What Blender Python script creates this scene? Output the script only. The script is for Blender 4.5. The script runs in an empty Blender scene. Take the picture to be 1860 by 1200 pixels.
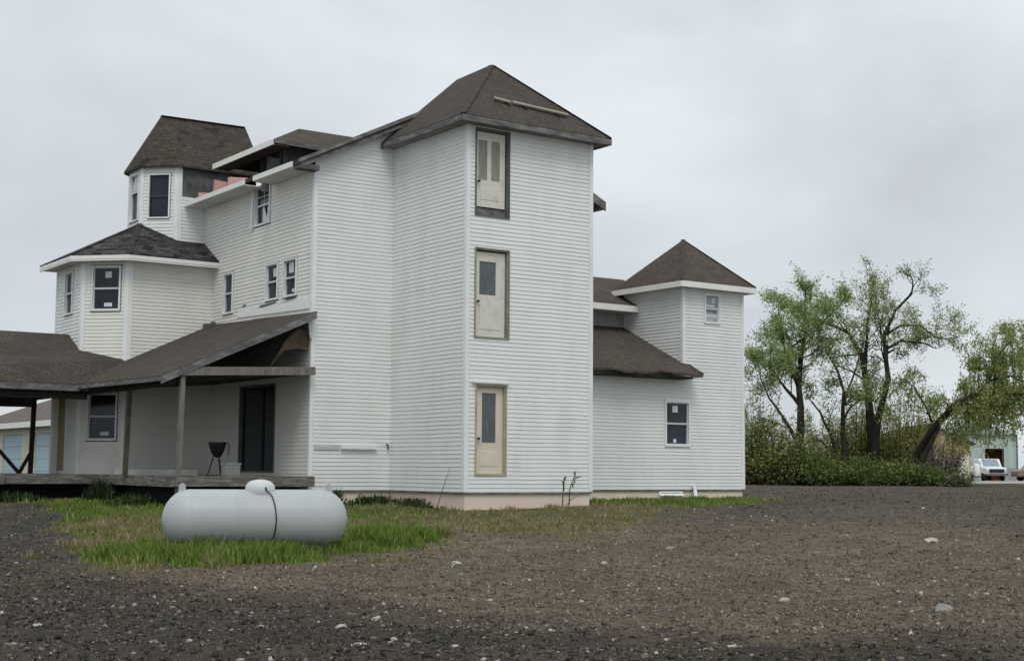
import bpy, bmesh, math, random
import numpy as np
from mathutils import Matrix, Vector
SC = bpy.context.scene
COL = SC.collection
R = math.radians
rng = random.Random(7)
nr = np.random.default_rng(11)

# ------------------------------------------------------------------ camera
CAM_H, FOC, PITCH, ROLL = 1.4, 2611.05, 9.68247679e-02, 7.45891473e-03
PHI = 9.63120188e-01                      # bearing of the house's long fronts
cam_d = bpy.data.cameras.new("camera"); cam = bpy.data.objects.new("camera", cam_d); COL.objects.link(cam)
fw = np.array([0, math.cos(PITCH), math.sin(PITCH)]); xx = np.array([1., 0, 0]); dn = np.cross(fw, xx)
xr = math.cos(ROLL) * xx - math.sin(ROLL) * dn; dr = math.sin(ROLL) * xx + math.cos(ROLL) * dn
M = Matrix.Identity(4)
for i in range(3):
    M[i][0] = xr[i]; M[i][1] = -dr[i]; M[i][2] = -fw[i]
M[2][3] = CAM_H
cam.matrix_world = M
cam_d.sensor_fit = 'HORIZONTAL'; cam_d.sensor_width = 36; cam_d.lens = FOC / 1860 * 36
cam_d.clip_start = .1; cam_d.clip_end = 9000
SC.camera = cam
SC.render.resolution_x, SC.render.resolution_y = 1024, 660
SC.view_settings.view_transform = 'Standard'; SC.view_settings.look = 'None'
SC.view_settings.exposure = 0.0; SC.view_settings.gamma = 1

# ------------------------------------------------------------------ world: overcast sky
SUN_EL, SUN_AZ = 56, 174                  # azimuth clockwise from +Y
w = bpy.data.worlds.new("World"); SC.world = w; w.use_nodes = True
nt = w.node_tree; nt.nodes.clear()
def N(t, tree=None, **k):
    n = (tree or nt).nodes.new(t)
    for a, b in k.items(): setattr(n, a, b)
    return n
out = N('ShaderNodeOutputWorld'); bg = N('ShaderNodeBackground'); bg.inputs[1].default_value = .1
sky = N('ShaderNodeTexSky', sky_type='NISHITA'); sky.sun_disc = False
sky.sun_elevation = R(SUN_EL); sky.sun_rotation = R(SUN_AZ)
tc = N('ShaderNodeTexCoord'); mp = N('ShaderNodeMapping'); mp.inputs['Scale'].default_value = (1.0, 1.0, 2.0)
n1 = N('ShaderNodeTexNoise'); n1.inputs['Scale'].default_value = 3.4; n1.inputs['Detail'].default_value = 6; n1.inputs['Roughness'].default_value = .5
n1.inputs['Distortion'].default_value = .35
cr = N('ShaderNodeValToRGB')
cr.color_ramp.elements[0].position = .345; cr.color_ramp.elements[0].color = (.525, .55, .59, 1)
cr.color_ramp.elements[1].position = .69; cr.color_ramp.elements[1].color = (.70, .745, .775, 1)
e = cr.color_ramp.elements.new(.52); e.color = (.605, .65, .68, 1)
sep = N('ShaderNodeSeparateXYZ'); mr = N('ShaderNodeMapRange')
mr.inputs[1].default_value = .0; mr.inputs[2].default_value = 1.; mr.inputs[3].default_value = 10.4; mr.inputs[4].default_value = 15.5
vm = N('ShaderNodeVectorMath', operation='SCALE'); mx = N('ShaderNodeMixRGB'); mx.inputs[0].default_value = .96
L = nt.links.new
L(tc.outputs['Generated'], mp.inputs[0]); L(mp.outputs[0], n1.inputs['Vector']); L(n1.outputs['Fac'], cr.inputs[0])
L(tc.outputs['Generated'], sep.inputs[0]); L(sep.outputs['Z'], mr.inputs[0])
L(cr.outputs[0], vm.inputs[0]); L(mr.outputs[0], vm.inputs['Scale'])
L(sky.outputs[0], mx.inputs[1]); L(vm.outputs[0], mx.inputs[2]); L(mx.outputs[0], bg.inputs[0]); L(bg.outputs[0], out.inputs[0])
sd = bpy.data.lights.new("sun", 'SUN'); sd.energy = 1.3; sd.angle = R(26); sd.color = (1, .975, .94)
so = bpy.data.objects.new("sun", sd); COL.objects.link(so)
sv = Vector((math.sin(R(SUN_AZ)) * math.cos(R(SUN_EL)), math.cos(R(SUN_AZ)) * math.cos(R(SUN_EL)), math.sin(R(SUN_EL))))
so.rotation_euler = sv.to_track_quat('Z', 'Y').to_euler()

# ------------------------------------------------------------------ tagging and mesh helpers
def tag(o, label, cat, group=None):
    o['label'] = label; o['category'] = cat
    if group: o['group'] = group
    return o
def kind(o, k): o['kind'] = k; return o
def thing(name, label, cat, loc=(0, 0, 0), rz=0, group=None):
    o = bpy.data.objects.new(name, None); COL.objects.link(o); o.location = loc; o.rotation_euler = (0, 0, rz)
    o.empty_display_size = .3
    return tag(o, label, cat, group)
class MB:
    def __init__(s): s.v = []; s.f = []; s.uv = None; s.c = None
    def face(s, pts):
        b = len(s.v); s.v += [tuple(p) for p in pts]; s.f.append(tuple(range(b, b + len(pts))))
    def prism(s, poly, d):
        """poly: list of 3D points (CCW seen from outside), extruded by vector d (away from the viewer)."""
        n = len(poly); b = len(s.v); d = Vector(d)
        s.v += [tuple(p) for p in poly] + [tuple(Vector(p) + d) for p in poly]
        s.f.append(tuple(range(b, b + n))); s.f.append(tuple(range(b + 2 * n - 1, b + n - 1, -1)))
        for i in range(n):
            j = (i + 1) % n; s.f.append((b + i, b + n + i, b + n + j, b + j))
    def box(s, x0, x1, y0, y1, z0, z1):
        s.prism([(x0, y0, z1), (x1, y0, z1), (x1, y1, z1), (x0, y1, z1)], (0, 0, z0 - z1))
    def bar(s, p, q, wd, h, up=(0, 0, 1), bev=0):
        """rectangular bar from p to q (centre line), wd sideways, h along up."""
        p = Vector(p); q = Vector(q); d = (q - p).normalized(); up = Vector(up)
        sd_ = d.cross(up)
        if sd_.length < 1e-4: sd_ = Vector((1, 0, 0))
        sd_.normalize(); u = sd_.cross(d).normalized()
        a, b = sd_ * wd / 2, u * h / 2
        s.prism([p - a - b, p + a - b, p + a + b, p - a + b][::-1], q - p)
    def tube(s, pts, rs, n=8, cap=True):
        pts = [Vector(p) for p in pts]; b0 = len(s.v)
        ref = None
        for i, p in enumerate(pts):
            d = (pts[min(i + 1, len(pts) - 1)] - pts[max(i - 1, 0)]).normalized()
            if ref is None:
                ref = d.cross(Vector((.3, .2, 1)) if abs(d.z) < .9 else Vector((1, .1, 0))).normalized()
            ref = (ref - d * ref.dot(d)).normalized(); o = d.cross(ref)
            r = rs[i] if isinstance(rs, (list, tuple)) else rs
            for k in range(n):
                a = 2 * math.pi * k / n; s.v.append(tuple(p + (ref * math.cos(a) + o * math.sin(a)) * r))
        for i in range(len(pts) - 1):
            for k in range(n):
                k2 = (k + 1) % n; a = b0 + i * n; s.f.append((a + k, a + k2, a + n + k2, a + n + k))
        if cap:
            s.f.append(tuple(range(b0 + n - 1, b0 - 1, -1))); e_ = b0 + (len(pts) - 1) * n; s.f.append(tuple(range(e_, e_ + n)))
    def lathe(s, prof, n=24, axis='z', o=(0, 0, 0)):
        b0 = len(s.v)
        for (r, h) in prof:
            for k in range(n):
                a = 2 * math.pi * k / n
                x, y = r * math.cos(a), r * math.sin(a)
                s.v.append((x + o[0], y + o[1], h + o[2]) if axis == 'z' else (h + o[0], x + o[1], y + o[2]))
        for i in range(len(prof) - 1):
            for k in range(n):
                k2 = (k + 1) % n; a = b0 + i * n; s.f.append((a + k, a + k2, a + n + k2, a + n + k))
        s.f.append(tuple(range(b0 + n - 1, b0 - 1, -1))); e_ = b0 + (len(prof) - 1) * n; s.f.append(tuple(range(e_, e_ + n)))
    def build(s, name, mat, parent=None, smooth=False, bevel=0, fix=True):
        me = bpy.data.meshes.new(name); me.from_pydata(s.v, [], s.f)
        if s.uv is not None:
            ul = me.uv_layers.new(name="UVMap"); ul.data.foreach_set('uv', np.array(s.uv, dtype=np.float32).ravel())
        if s.c is not None:
            at = me.color_attributes.new("Col", 'FLOAT_COLOR', 'CORNER')
            ls = np.zeros(len(me.polygons), np.int32); me.polygons.foreach_get('loop_total', ls)
            c = np.repeat(np.array(s.c, np.float32), ls, axis=0); c = np.concatenate([c, np.ones((len(c), 1), np.float32)], 1)
            at.data.foreach_set('color', c.ravel())
        me.materials.append(mat)
        if fix and s.uv is None and len(s.f) < 6000:
            bm = bmesh.new(); bm.from_mesh(me)
            if bevel:
                bmesh.ops.remove_doubles(bm, verts=bm.verts, dist=1e-5)
            bmesh.ops.recalc_face_normals(bm, faces=bm.faces)
            if bevel:
                bmesh.ops.bevel(bm, geom=list(bm.edges), offset=bevel, segments=1, affect='EDGES', clamp_overlap=True)
            bm.to_mesh(me); bm.free()
        if smooth: me.polygons.foreach_set('use_smooth', [True] * len(me.polygons))
        o = bpy.data.objects.new(name, me); COL.objects.link(o)
        if parent: o.parent = parent
        return o

# ------------------------------------------------------------------ materials
MATS = {}
def mat(name, col, rough=.7, spec=.3, var=.15, vscale=3., bump=0., bscale=40., metal=0., dirt=None, dscale=1.2, damt=.5, stretch=(1, 1, 1)):
    """Principled with two noises for colour variation, optional second tint and bump."""
    m = bpy.data.materials.new(name); m.use_nodes = True; t = m.node_tree; t.nodes.clear()
    o = N('ShaderNodeOutputMaterial', t); p = N('ShaderNodeBsdfPrincipled', t); lk = t.links.new
    lk(p.outputs[0], o.inputs[0]); p.inputs['Roughness'].default_value = rough; p.inputs['Metallic'].default_value = metal
    p.inputs['Specular IOR Level'].default_value = spec
    c = N('ShaderNodeTexCoord', t); mp_ = N('ShaderNodeMapping', t); mp_.inputs['Scale'].default_value = stretch
    lk(c.outputs['Object'], mp_.inputs[0])
    nz = N('ShaderNodeTexNoise', t); nz.inputs['Scale'].default_value = vscale; nz.inputs['Detail'].default_value = 5; lk(mp_.outputs[0], nz.inputs['Vector'])
    a = N('ShaderNodeMixRGB', t)
    a.inputs[1].default_value = (*[x * (1 - var) for x in col], 1); a.inputs[2].default_value = (*[min(1, x * (1 + var)) for x in col], 1)
    r_ = N('ShaderNodeMapRange', t); r_.inputs[1].default_value = .3; r_.inputs[2].default_value = .7; lk(nz.outputs['Fac'], r_.inputs[0]); lk(r_.outputs[0], a.inputs[0])
    last = a.outputs[0]
    if dirt:
        n2 = N('ShaderNodeTexNoise', t); n2.inputs['Scale'].default_value = dscale; n2.inputs['Detail'].default_value = 8; n2.inputs['Roughness'].default_value = .65
        lk(mp_.outputs[0], n2.inputs['Vector'])
        r2 = N('ShaderNodeMapRange', t); r2.inputs[1].default_value = .48; r2.inputs[2].default_value = .75; r2.inputs[4].default_value = damt; lk(n2.outputs['Fac'], r2.inputs[0])
        b = N('ShaderNodeMixRGB', t); lk(r2.outputs[0], b.inputs[0]); lk(last, b.inputs[1]); b.inputs[2].default_value = (*dirt, 1); last = b.outputs[0]
    lk(last, p.inputs['Base Color'])
    if bump:
        n3 = N('ShaderNodeTexNoise', t); n3.inputs['Scale'].default_value = bscale; n3.inputs['Detail'].default_value = 4; lk(mp_.outputs[0], n3.inputs['Vector'])
        bp = N('ShaderNodeBump', t); bp.inputs['Strength'].default_value = bump; bp.inputs['Distance'].default_value = .02; lk(n3.outputs['Fac'], bp.inputs['Height']); lk(bp.outputs[0], p.inputs['Normal'])
    MATS[name] = m
    return m
def colmat(name, rough=.7, trans=0.):
    """colour read from the mesh attribute (leaf to leaf variation)."""
    m = bpy.data.materials.new(name); m.use_nodes = True; t = m.node_tree; t.nodes.clear(); lk = t.links.new
    o = N('ShaderNodeOutputMaterial', t); p = N('ShaderNodeBsdfPrincipled', t); a = N('ShaderNodeAttribute', t, attribute_name='Col')
    p.inputs['Roughness'].default_value = rough; p.inputs['Specular IOR Level'].default_value = .2
    lk(a.outputs['Color'], p.inputs['Base Color'])
    if trans:
        tr = N('ShaderNodeBsdfTranslucent', t); ms = N('ShaderNodeMixShader', t); ms.inputs[0].default_value = trans
        lk(a.outputs['Color'], tr.inputs[0]); lk(p.outputs[0], ms.inputs[1]); lk(tr.outputs[0], ms.inputs[2]); lk(ms.outputs[0], o.inputs[0])
    else: lk(p.outputs[0], o.inputs[0])
    return m
def shingle(name, c1, c2, stain, sharp=0):
    m = bpy.data.materials.new(name); m.use_nodes = True; t = m.node_tree; t.nodes.clear(); lk = t.links.new
    o = N('ShaderNodeOutputMaterial', t); p = N('ShaderNodeBsdfPrincipled', t); lk(p.outputs[0], o.inputs[0])
    p.inputs['Roughness'].default_value = .95; p.inputs['Specular IOR Level'].default_value = .12
    u = N('ShaderNodeUVMap', t, uv_map='UVMap')
    b = N('ShaderNodeTexBrick', t); b.offset = .37; lk(u.outputs[0], b.inputs['Vector'])
    for k, v_ in (('Scale', 1.), ('Mortar Size', .012), ('Mortar Smooth', .6), ('Bias', 0.), ('Brick Width', .27), ('Row Height', .145)): b.inputs[k].default_value = v_
    b.inputs['Color1'].default_value = (*c1, 1); b.inputs['Color2'].default_value = (*c2, 1); b.inputs['Mortar'].default_value = (*[x * .7 for x in c1], 1)
    n_ = N('ShaderNodeTexNoise', t); n_.inputs['Scale'].default_value = 1.1; n_.inputs['Detail'].default_value = 8; n_.inputs['Roughness'].default_value = .7; lk(u.outputs[0], n_.inputs['Vector'])
    r_ = N('ShaderNodeMapRange', t); r_.inputs[1].default_value = .54 if sharp else .42; r_.inputs[2].default_value = .6 if sharp else .72; r_.inputs[4].default_value = .75; n_.inputs['Scale'].default_value = 2.2 if sharp else 1.1; lk(n_.outputs['Fac'], r_.inputs[0])
    x = N('ShaderNodeMixRGB', t); lk(r_.outputs[0], x.inputs[0]); lk(b.outputs[0], x.inputs[1]); x.inputs[2].default_value = (*stain, 1)
    g = N('ShaderNodeTexNoise', t); g.inputs['Scale'].default_value = 14; g.inputs['Detail'].default_value = 5; lk(u.outputs[0], g.inputs['Vector'])
    h = N('ShaderNodeMixRGB', t, blend_type='OVERLAY'); h.inputs[0].default_value = .8; lk(x.outputs[0], h.inputs[1]); lk(g.outputs['Fac'], h.inputs[2]); g.inputs['Roughness'].default_value = .8
    lk(h.outputs[0], p.inputs['Base Color'])
    bp = N('ShaderNodeBump', t); bp.inputs['Strength'].default_value = .5; bp.inputs['Distance'].default_value = .02
    ad = N('ShaderNodeMath', t, operation='MULTIPLY_ADD'); ad.inputs[1].default_value = .5; lk(g.outputs['Fac'], ad.inputs[0]); lk(b.outputs['Fac'], ad.inputs[2])
    bp.invert = True; lk(ad.outputs[0], bp.inputs['Height']); lk(bp.outputs[0], p.inputs['Normal'])
    return m
M_SID = mat('vinyl_siding', (.755, .77, .75), .6, .2, .03, .8, 0, dirt=(.53, .55, .49), dscale=.7, damt=.3, stretch=(1.6, 1.6, .5))
M_SID2 = mat('cream_siding', (.75, .745, .685), .6, .2, .03, .8, 0, dirt=(.55, .545, .46), dscale=.7, damt=.3, stretch=(1.6, 1.6, .5))  # creamier vinyl tone for the long wall and bay
M_TRIM = mat('white_trim', (.8, .81, .8), .5, .3, .03, 2, dirt=(.55, .55, .5), dscale=1.5, damt=.35)
M_FASC = mat('white_fascia', (.82, .82, .79), .5, .3, .03, 2, dirt=(.5, .49, .44), dscale=2, damt=.4)
M_SOFF = mat('soffit', (.66, .67, .64), .7, .2, .06, 2, dirt=(.36, .36, .33), dscale=1.4, damt=.5)
M_GREYW = mat('weathered_fascia', (.15, .147, .145), .9, .1, .35, 3, .3, 30, dirt=(.32, .32, .31), dscale=3, damt=.5, stretch=(1, 1, 3))
M_TAR = mat('tar_paper', (.10, .10, .105), .9, .1, .3, 4, .2, 20, dirt=(.2, .2, .2), dscale=3, damt=.7)
M_PINK = mat('pink_insulation', (.62, .37, .34), .9, .1, .12, 6, .3, 20)
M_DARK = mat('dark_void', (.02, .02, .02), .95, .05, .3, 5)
M_FND = mat('painted_foundation', (.74, .60, .51), .85, .15, .06, 1.5, .2, 25, dirt=(.66, .57, .46), dscale=1.2, damt=.8)
M_FND2 = mat('cream_foundation', (.76, .68, .55), .85, .15, .08, 1.5, .2, 25, dirt=(.5, .42, .3), dscale=1.5, damt=.5)
M_DECK = mat('deck_wood', (.15, .143, .13), .9, .1, .3, 3, .4, 20, dirt=(.33, .31, .28), dscale=3, damt=.7, stretch=(1, 1, 6))
M_POST = mat('post_wood', (.19, .175, .155), .9, .1, .25, 4, .3, 30, dirt=(.08, .07, .06), dscale=3, damt=.6, stretch=(6, 6, 1))
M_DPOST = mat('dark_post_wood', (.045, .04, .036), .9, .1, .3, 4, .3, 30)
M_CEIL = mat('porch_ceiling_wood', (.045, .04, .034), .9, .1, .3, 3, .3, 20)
M_DOOR = mat('cream_door', (.66, .62, .5), .55, .3, .05, 3, dirt=(.5, .45, .33), dscale=2.2, damt=.5)
M_DOOR2 = mat('peeling_door', (.68, .66, .58), .6, .25, .06, 4, dirt=(.4, .37, .3), dscale=4, damt=.75)
M_JAMB = mat('door_jamb', (.42, .38, .29), .7, .2, .15, 4, dirt=(.2, .18, .13), dscale=3, damt=.6)
M_DJAMB = mat('dark_jamb', (.13, .14, .13), .8, .2, .2, 4)
M_GLASS = mat('window_glass', (.012, .02, .031), .1, .4, .6, 1.2)
M_GLASS2 = mat('curtained_glass', (.09, .11, .12), .25, .5, .3, 5, stretch=(6, 6, .6))
M_GLASS3 = mat('sheeted_glass', (.30, .36, .36), .3, .4, .25, 6)
M_SASH = mat('window_sash', (.60, .61, .61), .45, .35, .03, 3)
M_STICK = mat('window_sticker', (.62, .65, .66), .6, .2, .12, 12)
M_BLACK = mat('black_metal', (.018, .018, .02), .5, .4, .3, 6)
M_TANK = mat('tank_paint', (.42, .44, .445), .42, .35, .04, 1.5, dirt=(.38, .39, .37), dscale=2.4, damt=.6)
M_CONC = mat('concrete', (.5, .5, .47), .9, .1, .12, 6, .3, 30)
M_BARK = mat('bark', (.042, .036, .028), .95, .05, .3, 2, .5, 8, dirt=(.05, .055, .03), dscale=.8, damt=.6)
M_LEAF = colmat('leaves', .6, .45)
M_BLADE = colmat('grass_blades', .6, .25)
M_STONE = colmat('stone_bits', .85)
S_TOWER = shingle('brown_shingles', (.072, .062, .053), (.092, .079, .066), (.05, .046, .041))
S_BLACK = shingle('charcoal_shingles', (.018, .019, .021), (.105, .10, .098), (.028, .028, .03))
S_OLD = shingle('worn_shingles', (.058, .051, .042), (.078, .069, .056), (.026, .024, .021), 1)
S_RED = shingle('reddish_shingles', (.080, .066, .056), (.108, .089, .074), (.06, .051, .045))

# ------------------------------------------------------------------ ground
def _h(ix, iy, s):
    n = (ix.astype(np.int64) * 374761393 + iy.astype(np.int64) * 668265263 + s * 974711) & 0x7fffffff
    n = ((n ^ (n >> 13)) * 1274126177) & 0x7fffffff
    return ((n ^ (n >> 16)) & 0xffff) / 65535.
def vnoise(x, y, s=0):
    ix = np.floor(x); iy = np.floor(y); fx = x - ix; fy = y - iy; fx = fx * fx * (3 - 2 * fx); fy = fy * fy * (3 - 2 * fy)
    a = _h(ix, iy, s); b = _h(ix + 1, iy, s); c = _h(ix, iy + 1, s); d = _h(ix + 1, iy + 1, s)
    return (a + (b - a) * fx) * (1 - fy) + (c + (d - c) * fx) * fy
def fbm(x, y, s=0, o=4):
    t = 0; am = .5
    for k in range(o):
        t = t + am * vnoise(x * 2 ** k + 17.3 * k, y * 2 ** k - 9.1 * k, s + k); am *= .5
    return t
def sm(a, b, x):
    t = np.clip((x - a) / (b - a), 0, 1); return t * t * (3 - 2 * t)
def macro(x, y):
    return .60 * sm(15, 43, y) + .08 * sm(55, 80, y) + .08 * sm(90, 125, y)
GRASS = [(-30, 37.2), (-13.2, 37.0), (-9.6, 31.6), (-8.4, 27.5), (-7.0, 22.6), (-5.4, 19.6), (-4.2, 19.1), (-3.5, 20.9), (-2.4, 22.2), (-1.5, 23.8), (-1.2, 26.6),
         (.1, 26.2), (1.0, 26.6), (1.7, 28.4), (3.1, 32.4), (4.7, 36.0), (6.2, 38.4), (7.3, 42.0), (8.4, 45), (-2, 60), (-30, 60)]
def inpoly(x, y, P):
    c = np.zeros(x.shape, bool); j = len(P) - 1
    for i in range(len(P)):
        xi, yi = P[i]; xj, yj = P[j]
        c ^= ((yi > y) != (yj > y)) & (x < (xj - xi) * (y - yi) / (yj - yi + 1e-12) + xi); j = i
    return c
def gmask(x, y):
    """soft grass cover 0..1 with ragged edges."""
    t = np.zeros(x.shape)
    for k, (a, b) in enumerate([(0, 0), (.35, 0), (-.35, 0), (0, .7), (0, -.7)]):
        jx = (fbm(x * 1.6, y * 1.1, 5) - .5) * 2.4; jy = (fbm(x * 1.6, y * 1.1, 9) - .5) * 4.2
        t += inpoly(x + a + jx, y + b + jy, GRASS) * .2
    return t
def ground_z(x, y, fine=True):
    z = macro(x, y); g = gmask(x, y)
    z = z + (fbm(x * .35, y * .25, 3) - .47) * .10 * sm(3, 20, y)
    # tyre ruts running across the foreground
    rut = np.sin((y - .04 * x) * 4.6 + 1.2 * fbm(x * .3, y * .3, 21)) * .045 * (1 - sm(11.5, 14.5, y))
    z = z + rut + .13 * np.exp(-(((x + 1.15) / .55) ** 2 + ((y - 26.2) / .9) ** 2)) + .07 * np.exp(-(((x + .3) / .5) ** 2 + ((y - 25.2) / .8) ** 2))
    if fine:
        far = 1 - sm(40, 80, y)
        z = z + (1 - .75 * g) * far * ((fbm(x * 2.4, y * 2.4, 31, 5) - .47) * .085 + (np.abs(vnoise(x * 7, y * 7, 41) - .5)) * .03)
    return z
ang = np.radians(np.concatenate([np.linspace(-80, -34, 30)[:-1], np.linspace(-34, 34, 560), np.linspace(34, 80, 30)[1:]]))
rad = np.concatenate([np.geomspace(2.5, 62, 430), np.geomspace(63, 6000, 60)])
AA, RR = np.meshgrid(ang, rad); GX = RR * np.sin(AA); GY = RR * np.cos(AA)
GZ = ground_z(GX, GY)
nA, nR = len(ang), len(rad)
vs = np.stack([GX, GY, GZ], -1).reshape(-1, 3)
ii = np.arange((nR - 1) * nA).reshape(nR - 1, nA)[:, :-1].ravel()
fs = np.stack([ii, ii + 1, ii + nA + 1, ii + nA], -1)[:, ::-1]
me = bpy.data.meshes.new('ground'); me.vertices.add(len(vs)); me.vertices.foreach_set('co', vs.ravel())
me.loops.add(fs.size); me.loops.foreach_set('vertex_index', fs.ravel()[:]); me.polygons.add(len(fs))
me.polygons.foreach_set('loop_start', np.arange(0, fs.size, 4)); me.polygons.foreach_set('loop_total', np.full(len(fs), 4))
me.polygons.foreach_set('use_smooth', np.ones(len(fs), bool)); me.update(); me.validate()
at = me.attributes.new('grass', 'FLOAT', 'POINT'); gm = gmask(vs[:, 0], vs[:, 1]); at.data.foreach_set('value', gm.astype(np.float32))
# straw-brown churned soil between the lawn and the dark track
X_, Y_ = vs[:, 0], vs[:, 1]
def warmth(X, Y):
    wn = (fbm(X * .5, Y * .4, 51) - .47)
    a = sm(-1.1, 1.1, Y - (14.4 - .55 * X) + wn * 5) * (1 - .8 * sm(22, 40, Y + wn * 14 - .6 * np.clip(4 - X, 0, 6)))
    return a * sm(-6.4, -3.8, X + (fbm(X * .6, Y * .6, 61) - .5) * 2)
warm = warmth(X_, Y_)
a2 = me.attributes.new('warm', 'FLOAT', 'POINT'); a2.data.foreach_set('value', warm.astype(np.float32))
go = bpy.data.objects.new('ground', me); COL.objects.link(go); kind(go, 'structure')
gmt = bpy.data.materials.new('soil'); gmt.use_nodes = True; t = gmt.node_tree; t.nodes.clear(); lk = t.links.new
o = N('ShaderNodeOutputMaterial', t); p = N('ShaderNodeBsdfPrincipled', t); lk(p.outputs[0], o.inputs[0]); p.inputs['Roughness'].default_value = .95; p.inputs['Specular IOR Level'].default_value = .15
c = N('ShaderNodeTexCoord', t)
def tn(s, d, r=.6, rt='FLOAT'):
    q = N('ShaderNodeTexNoise', t); q.inputs['Scale'].default_value = s; q.inputs['Detail'].default_value = d; q.inputs['Roughness'].default_value = r; lk(c.outputs['Object'], q.inputs['Vector']); return q
def mixn(f, a, b, bt='MIX'):
    q = N('ShaderNodeMixRGB', t, blend_type=bt)
    for i_, s_ in ((0, f), (1, a), (2, b)):
        if isinstance(s_, tuple): q.inputs[i_].default_value = (*s_, 1)
        elif isinstance(s_, float): q.inputs[i_].default_value = s_
        else: lk(s_, q.inputs[i_])
    return q.outputs[0]
def rmp(f, a, b, lo=0., hi=1.):
    q = N('ShaderNodeMapRange', t); q.inputs[1].default_value = a; q.inputs[2].default_value = b; q.inputs[3].default_value = lo; q.inputs[4].default_value = hi; lk(f, q.inputs[0]); return q.outputs[0]
nA1 = tn(3.2, 8, .7); nB1 = tn(19, 6, .75); nC1 = tn(.35, 4)
gA = N('ShaderNodeAttribute', t, attribute_name='grass'); gW = N('ShaderNodeAttribute', t, attribute_name='warm')
darkc = mixn(rmp(nA1.outputs['Fac'], .35, .68), (.031, .028, .025), (.092, .083, .073))
warmc = mixn(rmp(nA1.outputs['Fac'], .35, .68), (.098, .072, .050), (.27, .21, .15))
soil = mixn(gW.outputs['Fac'], darkc, warmc)
soil = mixn(rmp(nB1.outputs['Fac'], .5, .68, 0., .75), soil, (.026, .023, .019))
soil = mixn(rmp(tn(31, 4, .7).outputs['Fac'], .56, .68, 0., .55), soil, (.24, .21, .155))
soil = mixn(rmp(nC1.outputs['Fac'], .42, .64, 0., .55), soil, (.115, .10, .068))
soil = mixn(rmp(tn(.8, 5).outputs['Fac'], .5, .7, 0., .6), soil, (.055, .05, .043))
lawn = mixn(rmp(tn(1.1, 6).outputs['Fac'], .4, .62), (.075, .085, .03), (.13, .10, .06))
soil = mixn(rmp(gA.outputs['Fac'], .2, .9), soil, lawn)
vo = N('ShaderNodeTexVoronoi', t); vo.inputs['Scale'].default_value = 17; lk(c.outputs['Object'], vo.inputs['Vector'])
sx = N('ShaderNodeSeparateColor', t); lk(vo.outputs['Color'], sx.inputs[0])
peb = N('ShaderNodeMath', t, operation='MULTIPLY'); lk(rmp(sx.outputs[0], .80, .82), peb.inputs[0]); lk(rmp(vo.outputs['Distance'], .30, .22), peb.inputs[1])
pe2 = N('ShaderNodeMath', t, operation='MULTIPLY'); lk(peb.outputs[0], pe2.inputs[0]); lk(rmp(gA.outputs['Fac'], .1, .6, 1., 0.), pe2.inputs[1])
pebc = mixn(sx.outputs[1], (.11, .10, .09), (.30, .28, .25))
soil = mixn(pe2.outputs[0], soil, pebc)
lk(soil, p.inputs['Base Color'])
bp = N('ShaderNodeBump', t); bp.inputs['Strength'].default_value = .9; bp.inputs['Distance'].default_value = .05
am_ = N('ShaderNodeMath', t, operation='ADD'); lk(nB1.outputs['Fac'], am_.inputs[0]); lk(peb.outputs[0], am_.inputs[1]); lk(am_.outputs[0], bp.inputs['Height']); lk(bp.outputs[0], p.inputs['Normal'])
me.materials.append(gmt)
def gz1(x, y, fine=True): return float(ground_z(np.array([float(x)]), np.array([float(y)]), fine)[0])

# pale drive in front of the sheds, far right
b = MB(); xs = np.linspace(28, 80, 14); ys = np.linspace(100.5, 128, 8)
for i in range(13):
    for j in range(7):
        qq = [(xs[i], ys[j]), (xs[i + 1], ys[j]), (xs[i + 1], ys[j + 1]), (xs[i], ys[j + 1])]
        b.face([(x_ + (fbm(np.array([y_ * .3]), np.array([x_ * .1]), 3)[0] - .5) * 1.5, y_, gz1(x_, y_, False) + .05) for x_, y_ in qq])
kind(b.build('gravel_drive', mat('pale_gravel', (.34, .33, .285), .95, .1, .15, 1.2, .3, 10)), 'structure')

# ------------------------------------------------------------------ farmhouse
HX, HY, HZ = -1.09784, 34.00978, .87775   # foot of the tall tower's near corner, bottom of the siding
HROT = math.pi / 2 - PHI
house = thing('farmhouse', 'big unfinished white sided farmhouse with square towers, bays and a sagging porch', 'house', (HX, HY, HZ), HROT)
Uv = np.array([math.sin(PHI), math.cos(PHI)]); Vv = np.array([-math.cos(PHI), math.sin(PHI)])
def hw(u, v, z=0): q = np.array([HX, HY]) + u * Uv + v * Vv; return (float(q[0]), float(q[1]), HZ + z)

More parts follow.
